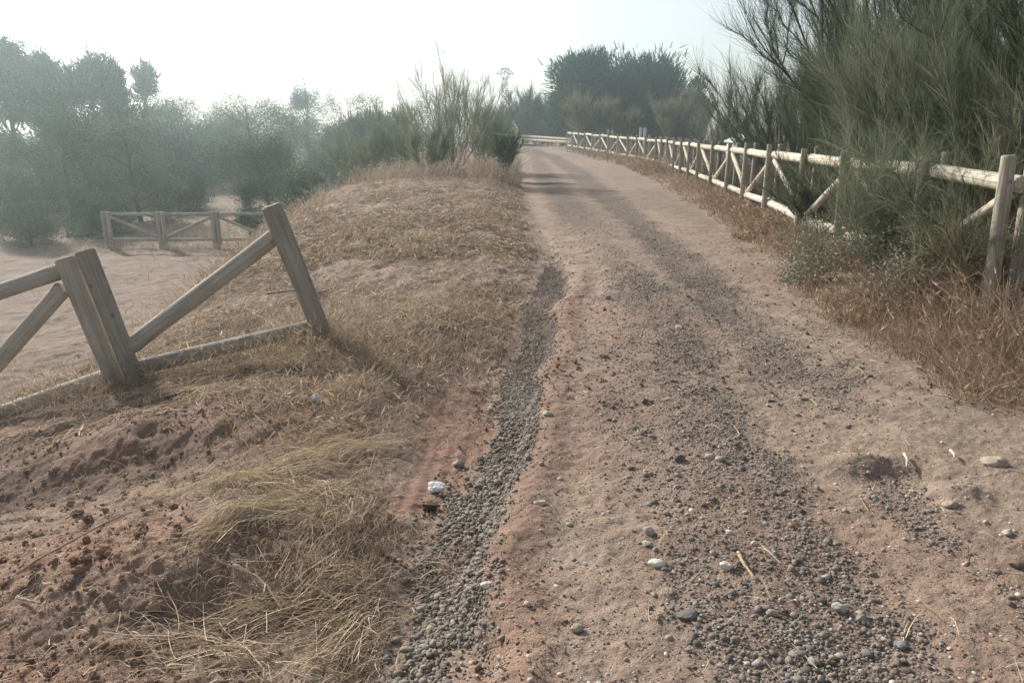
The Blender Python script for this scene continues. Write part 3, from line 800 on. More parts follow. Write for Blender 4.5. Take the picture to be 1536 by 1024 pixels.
def right_fence():
    cols_ = [(1500, 'n')]
    pts = []
    seg = np.concatenate([[0], np.cumsum(np.hypot(*np.diff(FENCE_XY, axis=0).T))])
    fine = np.linspace(0, seg[-1], 4000)
    fx = I(fine, seg, FENCE_XY[:, 0]); fy = I(fine, seg, FENCE_XY[:, 1])
    # soften the kinks of the line
    ker = np.hanning(81); ker /= ker.sum()
    fx = np.convolve(np.pad(fx, 40, 'edge'), ker, 'valid'); fy = np.convolve(np.pad(fy, 40, 'edge'), ker, 'valid')
    zc = height(fx, fy, False)
    pxs = 768 + F0 * fx / (fy * cp + (EYE - zc) * sp)
    want = [1375, 1265, 1204, 1152, 1118, 1093, 1069, 1049, 1035, 1023, 1012, 1002, 993, 985]
    s_near = fine[np.argmin(np.hypot(fx - 3.60, fy - 5.6))]
    sel = [s_near]
    for w in want:
        m = (fine > sel[-1] + .9)
        j = np.argmin(np.where(m, np.abs(pxs - w), 1e9)); sel.append(fine[j])
    while sel[-1] < seg[-1] - 1.0:
        sel.append(min(sel[-1] + 2.0, seg[-1]))
    first = [s_near - 2.1, s_near - 4.1]
    root = thing('wooden_fence', 'long bleached log fence with crossed braces along the right side of the track', 'fence', (3.9, 9.5, float(height(3.9, 9.5))))
    def pt(s, h):
        x, y = I(s, fine, fx), I(s, fine, fy)
        return Vector((x, y, float(height(x, y, False)) + h))
    def nrm(s):
        a, b = pt(s - .3, 0), pt(s + .3, 0); d = (b - a).normalized(); return Vector((-d.y, d.x, 0))     # towards the track
    HT, HB, HP = 1.06, .24, 1.22
    for i, s in enumerate(sel):
        n = nrm(s)
        lean = Vector((rng.normal(0, .012), rng.normal(0, .012), 0))
        if i == 0:
            d = (pt(s + .3, 0) - pt(s - .3, 0)).normalized()
            for o_, hp, r in ((.06, 1.25, .055), (-.115, 1.24, .055)):
                b = pt(s, -.12) + Vector((-.02, 0, 0)) - Vector((o_ * 1.15, o_ * .2, 0))
                place_log('post', b, b + Vector((-.05, 0, hp + .12)), r, r * .93, M_post, root)
            continue
        b = pt(s, -.15) + n * .088
        place_log('post', b, b + lean + Vector((0, 0, HP + .15 + rng.normal(0, .015))), .047, .044, M_post, root)
        b = pt(s, -.15) - n * .098
        place_log('post', b, b + lean + Vector((0, 0, HP + .16 + rng.normal(0, .015))), .058, .054, M_oldpost, root)
    for i in range(len(sel) - 1):
        a, b = sel[i], sel[i + 1]
        g = .02
        j = lambda: Vector((0, 0, rng.normal(0, .012)))
        place_log('rail', pt(a + g, HT) + j(), pt(b - g, HT) + j(), (.066), .064, M_rail, root, sides=16)
        place_log('rail', pt(a + g, HB) + j(), pt(b - g, HB) + j(), .062, .060, M_rail, root, sides=16)
        e = .12
        if (i % 2) == 1: lo, hi = (b - .1, a + e)       # foot away from this station, head at it
        else: lo, hi = (a + .1, b - e)
        if i % 2 == 0: lo, hi = (b - .10, a + .08)
        else: lo, hi = (a + .10, b - .08)
        place_log('brace', pt(lo, HB + .06), pt(hi, HT - .08), .046, .043, M_rail, root)
    # the next panel, running out of the picture to the right
    p = sel[0]
    prev = p
    for k, s in enumerate(first):
        off = -.16 if k == 0 else 0
        place_log('rail', pt(prev + off, 1.02 + .03 * k), pt(s, 1.05), .066, .06, M_rail, root, sides=16)
        place_log('rail', pt(prev + off, .20 + .03 * k), pt(s, .18), .062, .058, M_post, root, sides=16)
        if k == 0: place_log('brace', pt(prev + off - .01, .90), pt(s + .1, .26), .05, .046, M_rail, root)
        b = pt(s, -.12); place_log('post', b, b + Vector((0, 0, HP + .12)), .055, .05, M_post, root)
        prev = s


right_fence()


def left_fence():
    Y1, Y2 = 5.55, 5.72
    root = thing('wooden_fence', 'broken log fence leaning over on the straw bank with its upper rail missing', 'fence', at(300, 560, 5.7))
    # right-hand post, tilted to the left
    top = at(406, 308, Y2 - .05); foot = at(497, 535, Y2)
    d = unit(foot - top); place_log('post', foot + d * .25, top, .071, .074, M_oldpost, root, sides=20)
    # paired half posts
    pa, pb = at(97, 386, Y1), at(170, 566, Y1); d = unit(pb - pa)
    place_log('post', pb + d * .3, pa, .066, .068, M_oldpost, root, flat=.9, face=(1, 0, .2), sides=20)
    pa2, pb2 = at(125, 375, Y1 - .02), at(197, 552, Y1 - .02)
    place_log('post', pb2 + d * .3, pa2, .068, .070, M_oldpost, root, flat=.86, face=(-1, 0, -.2), sides=20)
    # the one surviving diagonal between the posts
    place_log('brace', at(196, 520, Y1 + .02), at(411, 355, Y2 + .02), .066, .062, M_oldpost, root, sides=18)
    # lower rail, half buried
    place_log('rail', at(205, 552, Y1 + .03), at(478, 487, Y2 + .03), .058, .056, M_oldpost, root, sides=18)
    # panel to the left, leaving the picture
    place_log('rail', at(88, 408, Y1 + .02), at(-330, 546, Y1 - .5), .060, .064, M_oldpost, root, sides=18)
    place_log('brace', at(96, 432, Y1 + .01), at(-190, 755, Y1 - .3), .062, .064, M_oldpost, root, sides=18)
    place_log('rail', at(172, 562, Y1 + .02), at(-260, 712, Y1 - .4), .066, .068, M_oldpost, root, sides=18)
    a, b = at(-340, 500, Y1 - .5), at(-262, 730, Y1 - .5)
    place_log('post', b + unit(b - a) * .4, a, .07, .072, M_oldpost, root, sides=18)


left_fence()


def valley_fence():
    Y = 25.0
    xs = [at(p, 372, Y)[0] for p in (165, 246, 327, 409)]
    root = thing('wooden_fence', 'low hazy log fence standing alone on the valley floor under the trees', 'fence', (xs[1], Y, float(height(xs[1], Y))))
    g = [float(height(x, Y)) for x in xs]
    for x, z in zip(xs, g):
        for s in (-.075, .075):
            b = Vector((x + s, Y, z - .1)); place_log('post', b, b + Vector((0, 0, 1.28)), .073, .07, M_post, root)
    for i in range(3):
        a, b = xs[i] + .15, xs[i + 1] - .15
        for h in (.28, 1.10): place_log('rail', (a, Y, g[i] + h), (b, Y, g[i + 1] + h), .055, .052, M_post, root)
        lo, hi = ((b, a), (a, b), (b, a))[i]
        place_log('brace', (lo, Y + .0, g[i] + .36), (hi, Y, g[i] + 1.0), .05, .047, M_post, root)


valley_fence()


def barrier():
    root = thing('rail_barrier', 'pale two rail wooden barrier across the far bend of the track', 'barrier', at(815, 219, 62))
    L0, R0 = at(779, 204, 64), at(858, 209.5, 57)
    L1, R1 = at(779, 209, 64), at(858, 213.5, 57)
    place_log('rail', L0, R0, .10, .10, M_rail, root); place_log('rail', L1, R1, .10, .10, M_rail, root)
    for t in (.08, .32, .56, .80, .97):
        p = L0 + (R0 - L0) * t
        z = float(height(p[0], p[1]))
        place_log('post', (p[0], p[1] + .17, z - .2), (p[0], p[1] + .17, p[2] + .1), .08, .08, M_post, root)


barrier()


# ------------------------------------------------------------------ plants
def add_part(name, V, F, C, mat, root, smooth=False):
    loc = np.array(root.location)
    me = mesh_np(name, V - loc, F if isinstance(F, list) else [F], mat, smooth, C)
    return obj(name, me, root)


def broom(name, label, base, h, spread, nst, ntw, seed, lean=(0., 0.), twig=.5, width=.004, stem_r=.02, tw_c=((.15, .17, .09), (.10, .125, .07), (.20, .21, .13)), st_c=(.13, .105, .08),
          cat='shrub', group=None, t0=.3, jit=.35, up=.35, droop=0.0, nsec=6, sink=.05):
    r = np.random.default_rng(seed)
    base = np.array(base, float)
    root = thing(name, label, cat, base, group)
    paths, rad = [], []
    for i in range(nst):
        az = r.uniform(0, 2 * PI); ti = spread * math.sqrt((i + .5) / nst)
        d = np.array([math.sin(ti) * math.cos(az) + lean[0], math.sin(ti) * math.sin(az) + lean[1], math.cos(ti)]); d /= np.linalg.norm(d)
        L = h * r.uniform(.7, 1.02) / max(.6, 1.0)
        t = np.linspace(0, 1, 9)[:, None]
        side = r.normal(size=3) * .10
        P = base - np.array([0, 0, sink]) + d * t * L + side * L * t ** 2 * .6 + np.array([0, 0, (up - droop) * .3]) * L * t ** 2 + r.normal(0, .012 * h, (9, 3)) * t
        P[:, :2] += r.normal(0, .03 * h ** .5, 2)[None]
        paths.append(P); rad.append(stem_r * r.uniform(.6, 1.1) * (1 - .82 * t[:, 0]))
    sec = []
    for P in paths[:]:
        for j in range(nsec):
            t = r.uniform(.2, .9); k = t * 8; a = int(k); p = P[a] + (P[min(a + 1, 8)] - P[a]) * (k - a)
            tan = unit(P[min(a + 1, 8)] - P[a]); d = unit(tan + r.normal(0, .38, 3) + np.array([0, 0, .15]))
            L = h * .38 * (1.1 - .5 * t) * r.uniform(.6, 1.1)
            tt = np.linspace(0, 1, 6)[:, None]
            sec.append(p + d * tt * L + np.array([0, 0, .12 - droop]) * L * tt ** 2 + r.normal(0, .008 * h, (6, 3)) * tt)
    V, F = tubes(paths + sec, rad + [stem_r * .32 * (1 - .8 * np.linspace(0, 1, 6)) for _ in sec], 5)
    add_part('stem', V, F, np.array(st_c)[None] * r.uniform(.7, 1.2, (len(V), 1)), M_bark, root, True)
    allp = np.array([np.stack([I(np.linspace(0, 1, 12), np.linspace(0, 1, len(p)), p[:, k]) for k in range(3)], -1) for p in paths + sec])
    wts = np.array([1.2] * len(paths) + [1.0] * len(sec)); wts /= wts.sum()
    ci = r.choice(len(allp), ntw, p=wts)
    tt = np.where(ci < len(paths), t0 + (1 - t0) * r.random(ntw), .1 + .9 * r.random(ntw)); k = tt * 11 * .999; a = k.astype(int)
    p = allp[ci, a] + (allp[ci, a + 1] - allp[ci, a]) * (k - a)[:, None]
    tan = unit(allp[ci, a + 1] - allp[ci, a])
    d = unit(tan + r.normal(0, jit, (ntw, 3)) + np.array([0, 0, up * .6]))
    L = twig * r.uniform(.35, 1.05, ntw)
    s = np.linspace(0, 1, 5)[None, :, None]
    P = p[:, None] + d[:, None] * s * L[:, None, None] + (r.normal(0, .12, (ntw, 3)) + np.array([0, 0, .08 - droop]))[:, None] * s ** 2 * L[:, None, None]
    tc = np.array(tw_c); C = tc[r.choice(len(tc), ntw)] * r.uniform(.7, 1.25, (ntw, 1))
    V, F, C = strands(P, width * r.uniform(.6, 1.3, ntw), C, r, .45)
    add_part('crown', V, F, C, M_leaf, root)
    return root


def tree(name, label, base, h, w, seed, kind='leaf', trunk=.25, nlobe=16, nleaf=6000, leaf=.09, cols=((.06, .09, .05), (.09, .12, .06), (.045, .07, .04)), cat='tree', group=None, bark=(.12, .095, .075), low=.22, r_tr=None, loose=0.0, shape='round'):
    r = np.random.default_rng(seed)
    base = np.array(base, float); h = h * 1.07
    root = thing(name, label, cat, base, group)
    r_tr = r_tr or .018 * h + .03
    kx = 10
    tt = np.linspace(0, 1, kx)[:, None]
    top = np.array([r.normal(0, .05 * w), r.normal(0, .05 * w), h * .82])
    ax = base + top * tt + np.cumsum(r.normal(0, .012 * h, (kx, 3)) * np.array([1, 1, 0]), 0) * tt - np.array([0, 0, .1]) * (1 - tt)
    cz = r.random(nlobe) ** .9 * (1 - low) + low
    ntop = 6 if shape in ('cone', 'column') else 0
    if ntop: cz[:ntop] = np.linspace(.78, 1.06, ntop)
    if shape == 'cone': prof = .10 + .90 * np.clip(1 - cz, 0, 1) ** .85
    elif shape == 'umbrella': prof = np.sqrt(np.clip(1 - ((cz - .62) / .5) ** 2, .06, 1))
    elif shape == 'column': prof = .22 + .78 * np.sin(np.clip(cz, 0, 1) * PI) ** .7
    else: prof = np.sqrt(np.clip(1 - ((cz - (low + .42)) / .60) ** 2, .08, 1))
    az = r.uniform(0, 2 * PI, nlobe); rr = np.sqrt(r.random(nlobe)) * .5 * w * prof * .8
    if ntop: rr[:ntop] *= .25
    lc = base + np.stack([rr * np.cos(az), rr * np.sin(az), cz * h * .93], -1)
    lc[:, :2] += top[:2] * cz[:, None]
    lr = w * r.uniform(.13, .24, nlobe) * (.55 + .45 * prof)
    if ntop: lr[:ntop] *= np.linspace(.8, .3, ntop)
    paths, rad = [ax], [r_tr * (1 - .85 * tt[:, 0])]
    for c, q in zip(lc, lr):
        f = np.clip((c[2] - base[2]) / (h * .82) - r.uniform(.12, .3), .12, .95); k = f * (kx - 1); a = int(min(k, kx - 2)); p = ax[a] + (ax[a + 1] - ax[a]) * (k - a)
        s = np.linspace(0, 1, 6)[:, None]
        paths.append(p + (c - p) * s + np.array([0, 0, -.12]) * np.linalg.norm(c - p) * np.sin(s * PI) * (1 if kind != 'leaf' else .5)); rad.append(r_tr * .36 * (1 - .8 * s[:, 0]) * (1 - .5 * f))
    V, F = tubes(paths, rad, 6)
    add_part('trunk', V, F, np.array(bark)[None] * r.uniform(.7, 1.2, (len(V), 1)), M_bark, root, True)
    wt = lr ** 2; li = r.choice(nlobe, nleaf, p=wt / wt.sum())
    u = unit(r.normal(size=(nleaf, 3))); rad_ = lr[li] * (r.random(nleaf) ** .45) * (1 + loose * np.abs(r.normal(0, .5, nleaf)))
    # sub-clumps so that the crown has gaps
    nsub = nlobe * 14; sl = r.choice(nlobe, nsub, p=wt / wt.sum()); su = unit(r.normal(size=(nsub, 3))); sc_ = lc[sl] + su * (lr[sl] * r.random(nsub) ** .4)[:, None] * np.array([1, 1, .8])
    bi = r.integers(0, nsub, nleaf)
    p = sc_[bi] + r.normal(0, 1, (nleaf, 3)) * (lr[sl[bi]] * (.23 + loose * .2))[:, None]
    mixm = r.random(nleaf) < .25
    p[mixm] = (lc[li] + u * rad_[:, None] * np.array([1, 1, .85]))[mixm]
    p[:, 2] = np.maximum(p[:, 2], base[2] + .02)
    tc = np.array(cols); cc = tc[r.choice(len(tc), nleaf)] * (.75 + .5 * _h(bi.astype(np.int64), bi.astype(np.int64) * 7 + 3, 5))[:, None] * r.uniform(.8, 1.2, (nleaf, 1))
    if kind == 'leaf':
        a = unit(r.normal(size=(nleaf, 3))); b = unit(np.cross(a, r.normal(size=(nleaf, 3))))
        sz = leaf * r.uniform(.6, 1.3, nleaf)[:, None]
        V = np.stack([p - a * sz * .5, p + b * sz * .32, p + a * sz * .5, p - b * sz * .32], 1).reshape(-1, 3)
        F = np.arange(nleaf * 4).reshape(-1, 4); C = np.repeat(cc, 4, 0)
    else:
        out = unit(p - lc[sl[bi]] + r.normal(0, .15, (nleaf, 3)))
        d = unit(out + np.array([0, 0, .55 if kind == 'needle' else -.5]) + r.normal(0, .45, (nleaf, 3)))
        L = leaf * r.uniform(.6, 1.3, nleaf); s = np.linspace(0, 1, 3)[None, :, None]
        P = p[:, None] + d[:, None] * s * L[:, None, None] + (np.array([0, 0, .12 if kind == 'needle' else -.3]))[None, None] * s ** 2 * L[:, None, None]
        V, F, C = strands(P, leaf * .17 * r.uniform(.6, 1.3, nleaf), cc, r, .5)
    add_part('crown', V, F, C, M_needle, root)
    return root


def stand(px, py_top, Y, base_py=None):
    """ground spot and height for a plant whose top is seen at (px, py_top) at depth Y"""
    p = at(px, py_top, Y); z = float(height(p[0], Y, False))
    return np.array([p[0], Y, z]), p[2] - z


def wpx(px, Y): return px / F0 * (Y * cp + 2 * sp)


GREY_G = ((.085, .12, .07), (.115, .15, .09), (.07, .10, .058), (.14, .17, .105))
PINE_G = ((.03, .068, .032), (.045, .09, .042), (.025, .055, .028), (.065, .11, .05))
OLIVE = ((.16, .15, .08), (.20, .18, .10), (.12, .12, .065), (.24, .22, .13))
PALE_G = ((.18, .21, .135), (.23, .25, .165), (.14, .17, .105))

# -- valley wood
def vt(px, top, Y, w, name, label, seed, **kw):
    b, h = stand(px, top, Y)
    return tree(name, label, b, h, wpx(w, Y), seed, **kw)


G1 = 'trees standing in the valley haze'
vt(-10, 40, 42, 150, 'conifer_tree', 'tall drooping conifer at the far left edge of the valley wood', 1, kind='droop', leaf=.32, nleaf=15300, nlobe=30, shape='cone', cols=GREY_G, low=.02, group=G1, loose=.5)
vt(58, 84, 45, 105, 'conifer_tree', 'pointed conifer just right of the tall drooping one', 2, kind='needle', leaf=.30, nleaf=11900, nlobe=26, shape='cone', cols=GREY_G, low=.02, group=G1, loose=.6)
vt(128, 88, 46, 125, 'conifer_tree', 'shaggy conifer with twin ragged tips behind the left bushes', 3, kind='needle', leaf=.34, nleaf=13600, nlobe=30, shape='column', cols=GREY_G, low=.1, group=G1, loose=.4)
vt(172, 108, 49, 80, 'conifer_tree', 'narrow dark conifer beside the shaggy twin tipped one', 4, kind='needle', leaf=.28, nleaf=11050, nlobe=24, shape='cone', cols=PINE_G, low=.1, group=G1)
vt(222, 106, 57, 95, 'thin_tree', 'thin airy tree with bare upright twigs on the skyline', 5, kind='needle', leaf=.42, nleaf=4420, nlobe=22, shape='cone', cols=GREY_G, low=.1, group=G1, loose=.7)
vt(262, 150, 61, 110, 'leafy_tree', 'rounded tree in the middle of the wood right of the thin airy one', 6, kind='leaf', leaf=0.092, nleaf=20400, nlobe=22, cols=GREY_G, low=.08, group=G1)
vt(312, 166, 65, 120, 'leafy_tree', 'low rounded tree at the dip of the skyline', 7, kind='leaf', leaf=0.092, nleaf=20400, nlobe=22, cols=GREY_G, low=.05, group=G1)
vt(378, 146, 52, 135, 'leafy_tree', 'broad leafy tree with ragged sprigs on top above the valley fence', 8, kind='leaf', leaf=0.086, nleaf=21675, nlobe=26, cols=PALE_G, low=.15, group=G1, loose=.6)
vt(458, 126, 80, 66, 'columnar_tree', 'dark rounded column tree poking above the wood', 9, kind='leaf', leaf=0.104, nleaf=17850, nlobe=34, cols=PINE_G, low=.25, shape='column', group=G1)
vt(428, 152, 59, 140, 'leafy_tree', 'mid green tree below the dark column tree', 10, kind='leaf', leaf=0.086, nleaf=20400, nlobe=22, cols=GREY_G, low=.08, group=G1)
vt(522, 142, 72, 110, 'leafy_tree', 'broad soft tree left of the feathery broom on the bank', 11, kind='leaf', leaf=0.098, nleaf=20400, nlobe=22, cols=GREY_G, low=.1, group=G1)
vt(482, 192, 49, 140, 'leafy_tree', 'bushy tree filling the slope behind the bank', 12, kind='leaf', leaf=0.081, nleaf=20400, nlobe=22, cols=PALE_G, low=.03, group=G1, loose=.3)
vt(575, 180, 54, 120, 'thin_tree', 'loose twiggy tree at the back of the bank under the skyline', 13, kind='needle', leaf=.35, nleaf=10200, nlobe=24, cols=GREY_G, low=.05, group=G1, loose=.6)
vt(85, 158, 33, 200, 'leafy_tree', 'wide low tree in front of the conifers', 14, kind='leaf', leaf=0.075, nleaf=22950, nlobe=26, cols=GREY_G, low=.03, group=G1)
vt(192, 182, 32, 140, 'leafy_tree', 'bushy tree standing left of the open glade', 15, kind='leaf', leaf=0.075, nleaf=22950, nlobe=24, cols=PALE_G, low=.02, group=G1, loose=.3)
vt(-130, 60, 45, 240, 'leafy_tree', 'tall tree past the left end of the wood', 16, kind='leaf', leaf=0.092, nleaf=17850, nlobe=24, cols=GREY_G, low=.05, group=G1)
vt(655, 150, 78, 120, 'leafy_tree', 'soft grey tree seen through the feathery broom', 17, kind='leaf', leaf=0.115, nleaf=12750, nlobe=20, cols=GREY_G, low=.05, group=G1, loose=.4)
vt(335, 190, 60, 190, 'leafy_tree', 'low thicket tree closing the end of the glade', 18, kind='leaf', leaf=0.092, nleaf=17850, nlobe=22, cols=PALE_G, low=.02, group=G1)
vt(20, 215, 36, 170, 'leafy_tree', 'bushy dark tree under the tall conifers at the left edge', 61, kind='leaf', leaf=.09, nleaf=16000, nlobe=28, cols=GREY_G, low=.0, group=G1)
vt(150, 225, 38, 170, 'leafy_tree', 'low spreading tree behind the shadowy bush', 62, kind='leaf', leaf=.09, nleaf=16000, nlobe=28, cols=PALE_G, low=.0, group=G1)
vt(300, 205, 56, 170, 'feathery_tree', 'feathery tree closing the back of the glade above the dark round bush', 63, kind='needle', leaf=.4, nleaf=9000, nlobe=30, cols=GREY_G, low=.0, group=G1, loose=.3)
vt(245, 190, 50, 150, 'feathery_tree', 'soft feathery tree behind the left half of the glade', 64, kind='needle', leaf=.4, nleaf=9000, nlobe=30, cols=PALE_G, low=.0, group=G1, loose=.3)
vt(410, 225, 44, 150, 'leafy_tree', 'dense low tree behind the one with the leaning trunk', 65, kind='leaf', leaf=.09, nleaf=15000, nlobe=28, cols=GREY_G, low=.0, group=G1)
vt(540, 190, 52, 150, 'feathery_tree', 'feathery tree between the soft broad tree and the bank', 66, kind='needle', leaf=.4, nleaf=9000, nlobe=28, cols=GREY_G, low=.0, group=G1, loose=.3)
G2 = 'bushes on the valley floor'
vt(262, 256, 36, 92, 'round_bush', 'dark rounded bush at the back of the glade', 21, kind='leaf', leaf=0.065, nleaf=15300, nlobe=18, cols=PINE_G, low=.1, cat='bush', group=G2)
vt(25, 262, 27, 110, 'round_bush', 'yellowish round bush at the left edge of the valley floor', 22, kind='leaf', leaf=0.058, nleaf=15300, nlobe=20, cols=PALE_G, low=.05, cat='bush', group=G2, loose=.3)
vt(38, 312, 25.5, 90, 'low_bush', 'pale low bush nearest the bare ground on the left', 23, kind='leaf', leaf=0.050, nleaf=12750, nlobe=18, cols=PALE_G, low=.05, cat='bush', group=G2, loose=.4)
vt(368, 268, 28, 62, 'round_bush', 'grey green bush behind the right end of the valley fence', 24, kind='leaf', leaf=0.058, nleaf=12750, nlobe=18, cols=GREY_G, low=.05, cat='bush', group=G2)
vt(130, 290, 27.5, 120, 'low_bush', 'shadowy bush left of the valley fence', 25, kind='leaf', leaf=0.058, nleaf=15300, nlobe=18, cols=GREY_G, low=.03, cat='bush', group=G2, loose=.3)
vt(398, 205, 32, 130, 'leafy_tree', 'small tree with a leaning dark trunk behind the broken fence', 26, kind='leaf', leaf=0.063, nleaf=17850, nlobe=20, cols=GREY_G, low=.25, group=G1, loose=.5)
vt(455, 262, 26, 95, 'low_bush', 'scrubby bush at the foot of the bank', 27, kind='leaf', leaf=0.058, nleaf=12750, nlobe=18, cols=GREY_G, low=.03, cat='bush', group=G2, loose=.4)

# -- brooms along the brow of the bank
def br(px, top, Y, name, label, seed, spread=.5, **kw):
    b, h = stand(px, top, Y)
    return broom(name, label, b, h, spread, seed=seed, **kw)


G3 = 'brooms on the brow of the bank'
br(676, 96, 24, 'broom_shrub', 'tall feathery broom with many bare grey stems on the brow of the bank', 31, .66, nst=24, ntw=5200, twig=.45, width=.008, stem_r=.016, st_c=(.24, .21, .17), tw_c=((.27, .27, .20), (.32, .31, .24), (.22, .23, .165)), group=G3, jit=.3)
br(590, 165, 25, 'broom_shrub', 'smaller grey broom left of the tall feathery one', 32, .7, nst=14, ntw=3200, twig=.45, width=.009, stem_r=.014, st_c=(.2, .17, .14), tw_c=PALE_G, group=G3)
br(530, 205, 25, 'broom_shrub', 'low hazy broom on the left flank of the bank', 33, .75, nst=14, ntw=3200, twig=.42, width=.009, stem_r=.012, st_c=(.2, .17, .14), tw_c=PALE_G, group=G3)
br(640, 195, 23, 'broom_shrub', 'rounded pale broom at the left foot of the tall feathery one', 34, .75, nst=12, ntw=3000, twig=.4, width=.010, stem_r=.012, tw_c=PALE_G, group=G3)
br(722, 160, 30, 'broom_shrub', 'dense grey broom behind the right side of the tall feathery one', 35, .65, nst=14, ntw=4200, twig=.5, width=.011, stem_r=.018, tw_c=PALE_G, group=G3)
br(758, 198, 25, 'green_shrub', 'green upright shrub where the bank meets the track', 36, .45, nst=14, ntw=4200, twig=.3, width=.012, stem_r=.012, tw_c=((.09, .12, .06), (.13, .16, .085), (.07, .095, .05)), group=G3)
br(790, 146, 74, 'broom_shrub', 'dark broad broom behind the pale barrier', 37, .7, nst=16, ntw=5000, twig=1.2, width=.035, stem_r=.04, tw_c=((.07, .075, .055), (.09, .09, .065)), group=G3)
br(745, 168, 66, 'broom_shrub', 'dark broom left of the one behind the pale barrier', 38, .7, nst=14, ntw=4000, twig=1.0, width=.035, stem_r=.04, tw_c=((.08, .09, .06), (.10, .11, .075)), group=G3)
br(828, 160, 84, 'broom_shrub', 'grey broom between the pale barrier and the pines', 39, .6, nst=12, ntw=3600, twig=1.1, width=.04, stem_r=.04, tw_c=((.08, .085, .06), (.10, .10, .075)), group=G3)

br(808, 186, 78, 'broom_shrub', 'low dark broom filling the gap just behind the pale barrier', 40, .9, nst=16, ntw=4200, twig=.8, width=.035, stem_r=.03, tw_c=((.075, .08, .058), (.095, .10, .07)), group=G3)

# -- pines and olive bushes beyond the fence
G4 = 'pines beyond the bend'
vt(888, 88, 66, 115, 'pine_tree', 'dark pine at the left of the clump beyond the bend', 41, kind='needle', leaf=.52, nleaf=13000, nlobe=34, shape='round', cols=PINE_G, low=.05, group=G4)
vt(962, 84, 70, 150, 'pine_tree', 'widest dark pine in the middle of the clump beyond the bend', 42, kind='needle', leaf=.56, nleaf=17000, nlobe=44, shape='round', cols=PINE_G, low=.05, group=G4)
vt(1030, 118, 68, 78, 'pine_tree', 'lower dark pine at the right of the clump beyond the bend', 43, kind='needle', leaf=.5, nleaf=9000, nlobe=26, shape='round', cols=PINE_G, low=.03, group=G4)
vt(925, 130, 64, 120, 'pine_tree', 'front pine filling the middle foot of the clump', 44, kind='needle', leaf=.5, nleaf=11000, nlobe=30, shape='round', cols=PINE_G, low=.03, group=G4)
vt(846, 122, 70, 50, 'thin_tree', 'thin ragged tree with bright gaps left of the pine clump', 45, kind='droop', leaf=.5, nleaf=2600, nlobe=20, shape='column', cols=GREY_G, low=.15, group=G4, loose=.5)
G5 = 'olive bushes behind the fence'
br(885, 148, 58, 'olive_bush', 'olive feathery bush below the left pine', 46, .6, nst=16, ntw=6000, twig=.8, width=.034, stem_r=.03, tw_c=OLIVE, group=G5)
br(936, 168, 58, 'olive_bush', 'small olive bush between the two larger ones', 47, .55, nst=12, ntw=3000, twig=.6, width=.03, stem_r=.02, tw_c=OLIVE, group=G5)
br(1025, 146, 56, 'olive_bush', 'large yellowish round bush below the right pine', 48, .68, nst=18, ntw=8500, twig=.8, width=.03, stem_r=.03, tw_c=OLIVE, group=G5)
br(1082, 176, 48, 'olive_bush', 'dull low bush right of the large yellowish one', 49, .7, nst=12, ntw=3600, twig=.6, width=.024, stem_r=.02, tw_c=((.10, .105, .07), (.14, .13, .09)), group=G5)

# -- brooms behind and through the right fence
G6 = 'brooms along the right fence'
DKG = ((.085, .105, .065), (.11, .13, .08), (.065, .08, .05), (.145, .16, .10))
broom('broom_shrub', 'open fan of grey green broom behind the fence against the sky', (6.9, 19.0, -.35), 3.9, .95, 26, 17000, 51, twig=.75, width=.008, stem_r=.03, tw_c=DKG, group=G6, lean=(-.08, 0))
broom('broom_shrub', 'tall broom with bare dark stems arching to the left over the fence', (6.6, 12.6, -.3), 5.2, .6, 18, 15000, 52, lean=(-.22, 0), twig=.75, width=.006, stem_r=.042, tw_c=DKG, group=G6, t0=.35)
FINE = ((.15, .175, .11), (.19, .215, .14), (.115, .135, .085), (.23, .23, .16))
broom('broom_shrub', 'dense fine twigged green broom standing close behind the middle of the fence', (4.65, 8.6, -.1), 2.75, .5, 38, 26000, 53, lean=(-.10, -.02), twig=.42, width=.004, stem_r=.018, st_c=(.19, .155, .115), tw_c=FINE, group=G6, jit=.42, t0=.18)
broom('broom_shrub', 'thin broom in front of the fence with the rails showing through it', (3.55, 7.15, -.05), 1.5, .72, 26, 9000, 62, lean=(.0, 0), twig=.34, width=.0036, stem_r=.008, tw_c=FINE, group=G6, jit=.5, t0=.15)
broom('broom_shrub', 'drooping green broom spilling over the near fence rail', (4.0, 6.2, .0), 1.6, .8, 22, 4500, 64, lean=(-.12, -.05), twig=.4, width=.0036, stem_r=.009, tw_c=FINE, group=G6, jit=.5, t0=.15, droop=.25)
broom('broom_shrub', 'green broom behind the near fence bay left of the double posts', (5.0, 7.1, -.1), 2.4, .6, 26, 13000, 63, lean=(-.08, 0), twig=.42, width=.004, stem_r=.012, tw_c=FINE, group=G6, jit=.45, t0=.1)
broom('broom_shrub', 'huge dark broom overhanging the near fence at the right edge', (7.1, 8.6, -.3), 5.4, .75, 20, 24000, 54, lean=(-.28, -.05), twig=.75, width=.006, stem_r=.045, tw_c=DKG, group=G6, t0=.25)
broom('broom_shrub', 'dark broom filling the gap behind the near fence post', (5.8, 7.6, -.2), 2.5, .75, 22, 14000, 55, twig=.5, width=.0055, stem_r=.02, tw_c=((.065, .08, .05), (.09, .105, .065)), group=G6, t0=.1)
broom('broom_shrub', 'dim broom behind the fence between the fan and the arching one', (6.8, 15.5, -.3), 3.0, .75, 18, 12000, 56, twig=.6, width=.008, stem_r=.025, tw_c=DKG, group=G6, t0=.1)
broom('broom_shrub', 'far broom deep behind the arching one', (10.5, 17, -.5), 5.5, .7, 16, 12000, 57, twig=.8, width=.010, stem_r=.04, tw_c=DKG, group=G6, t0=.15)
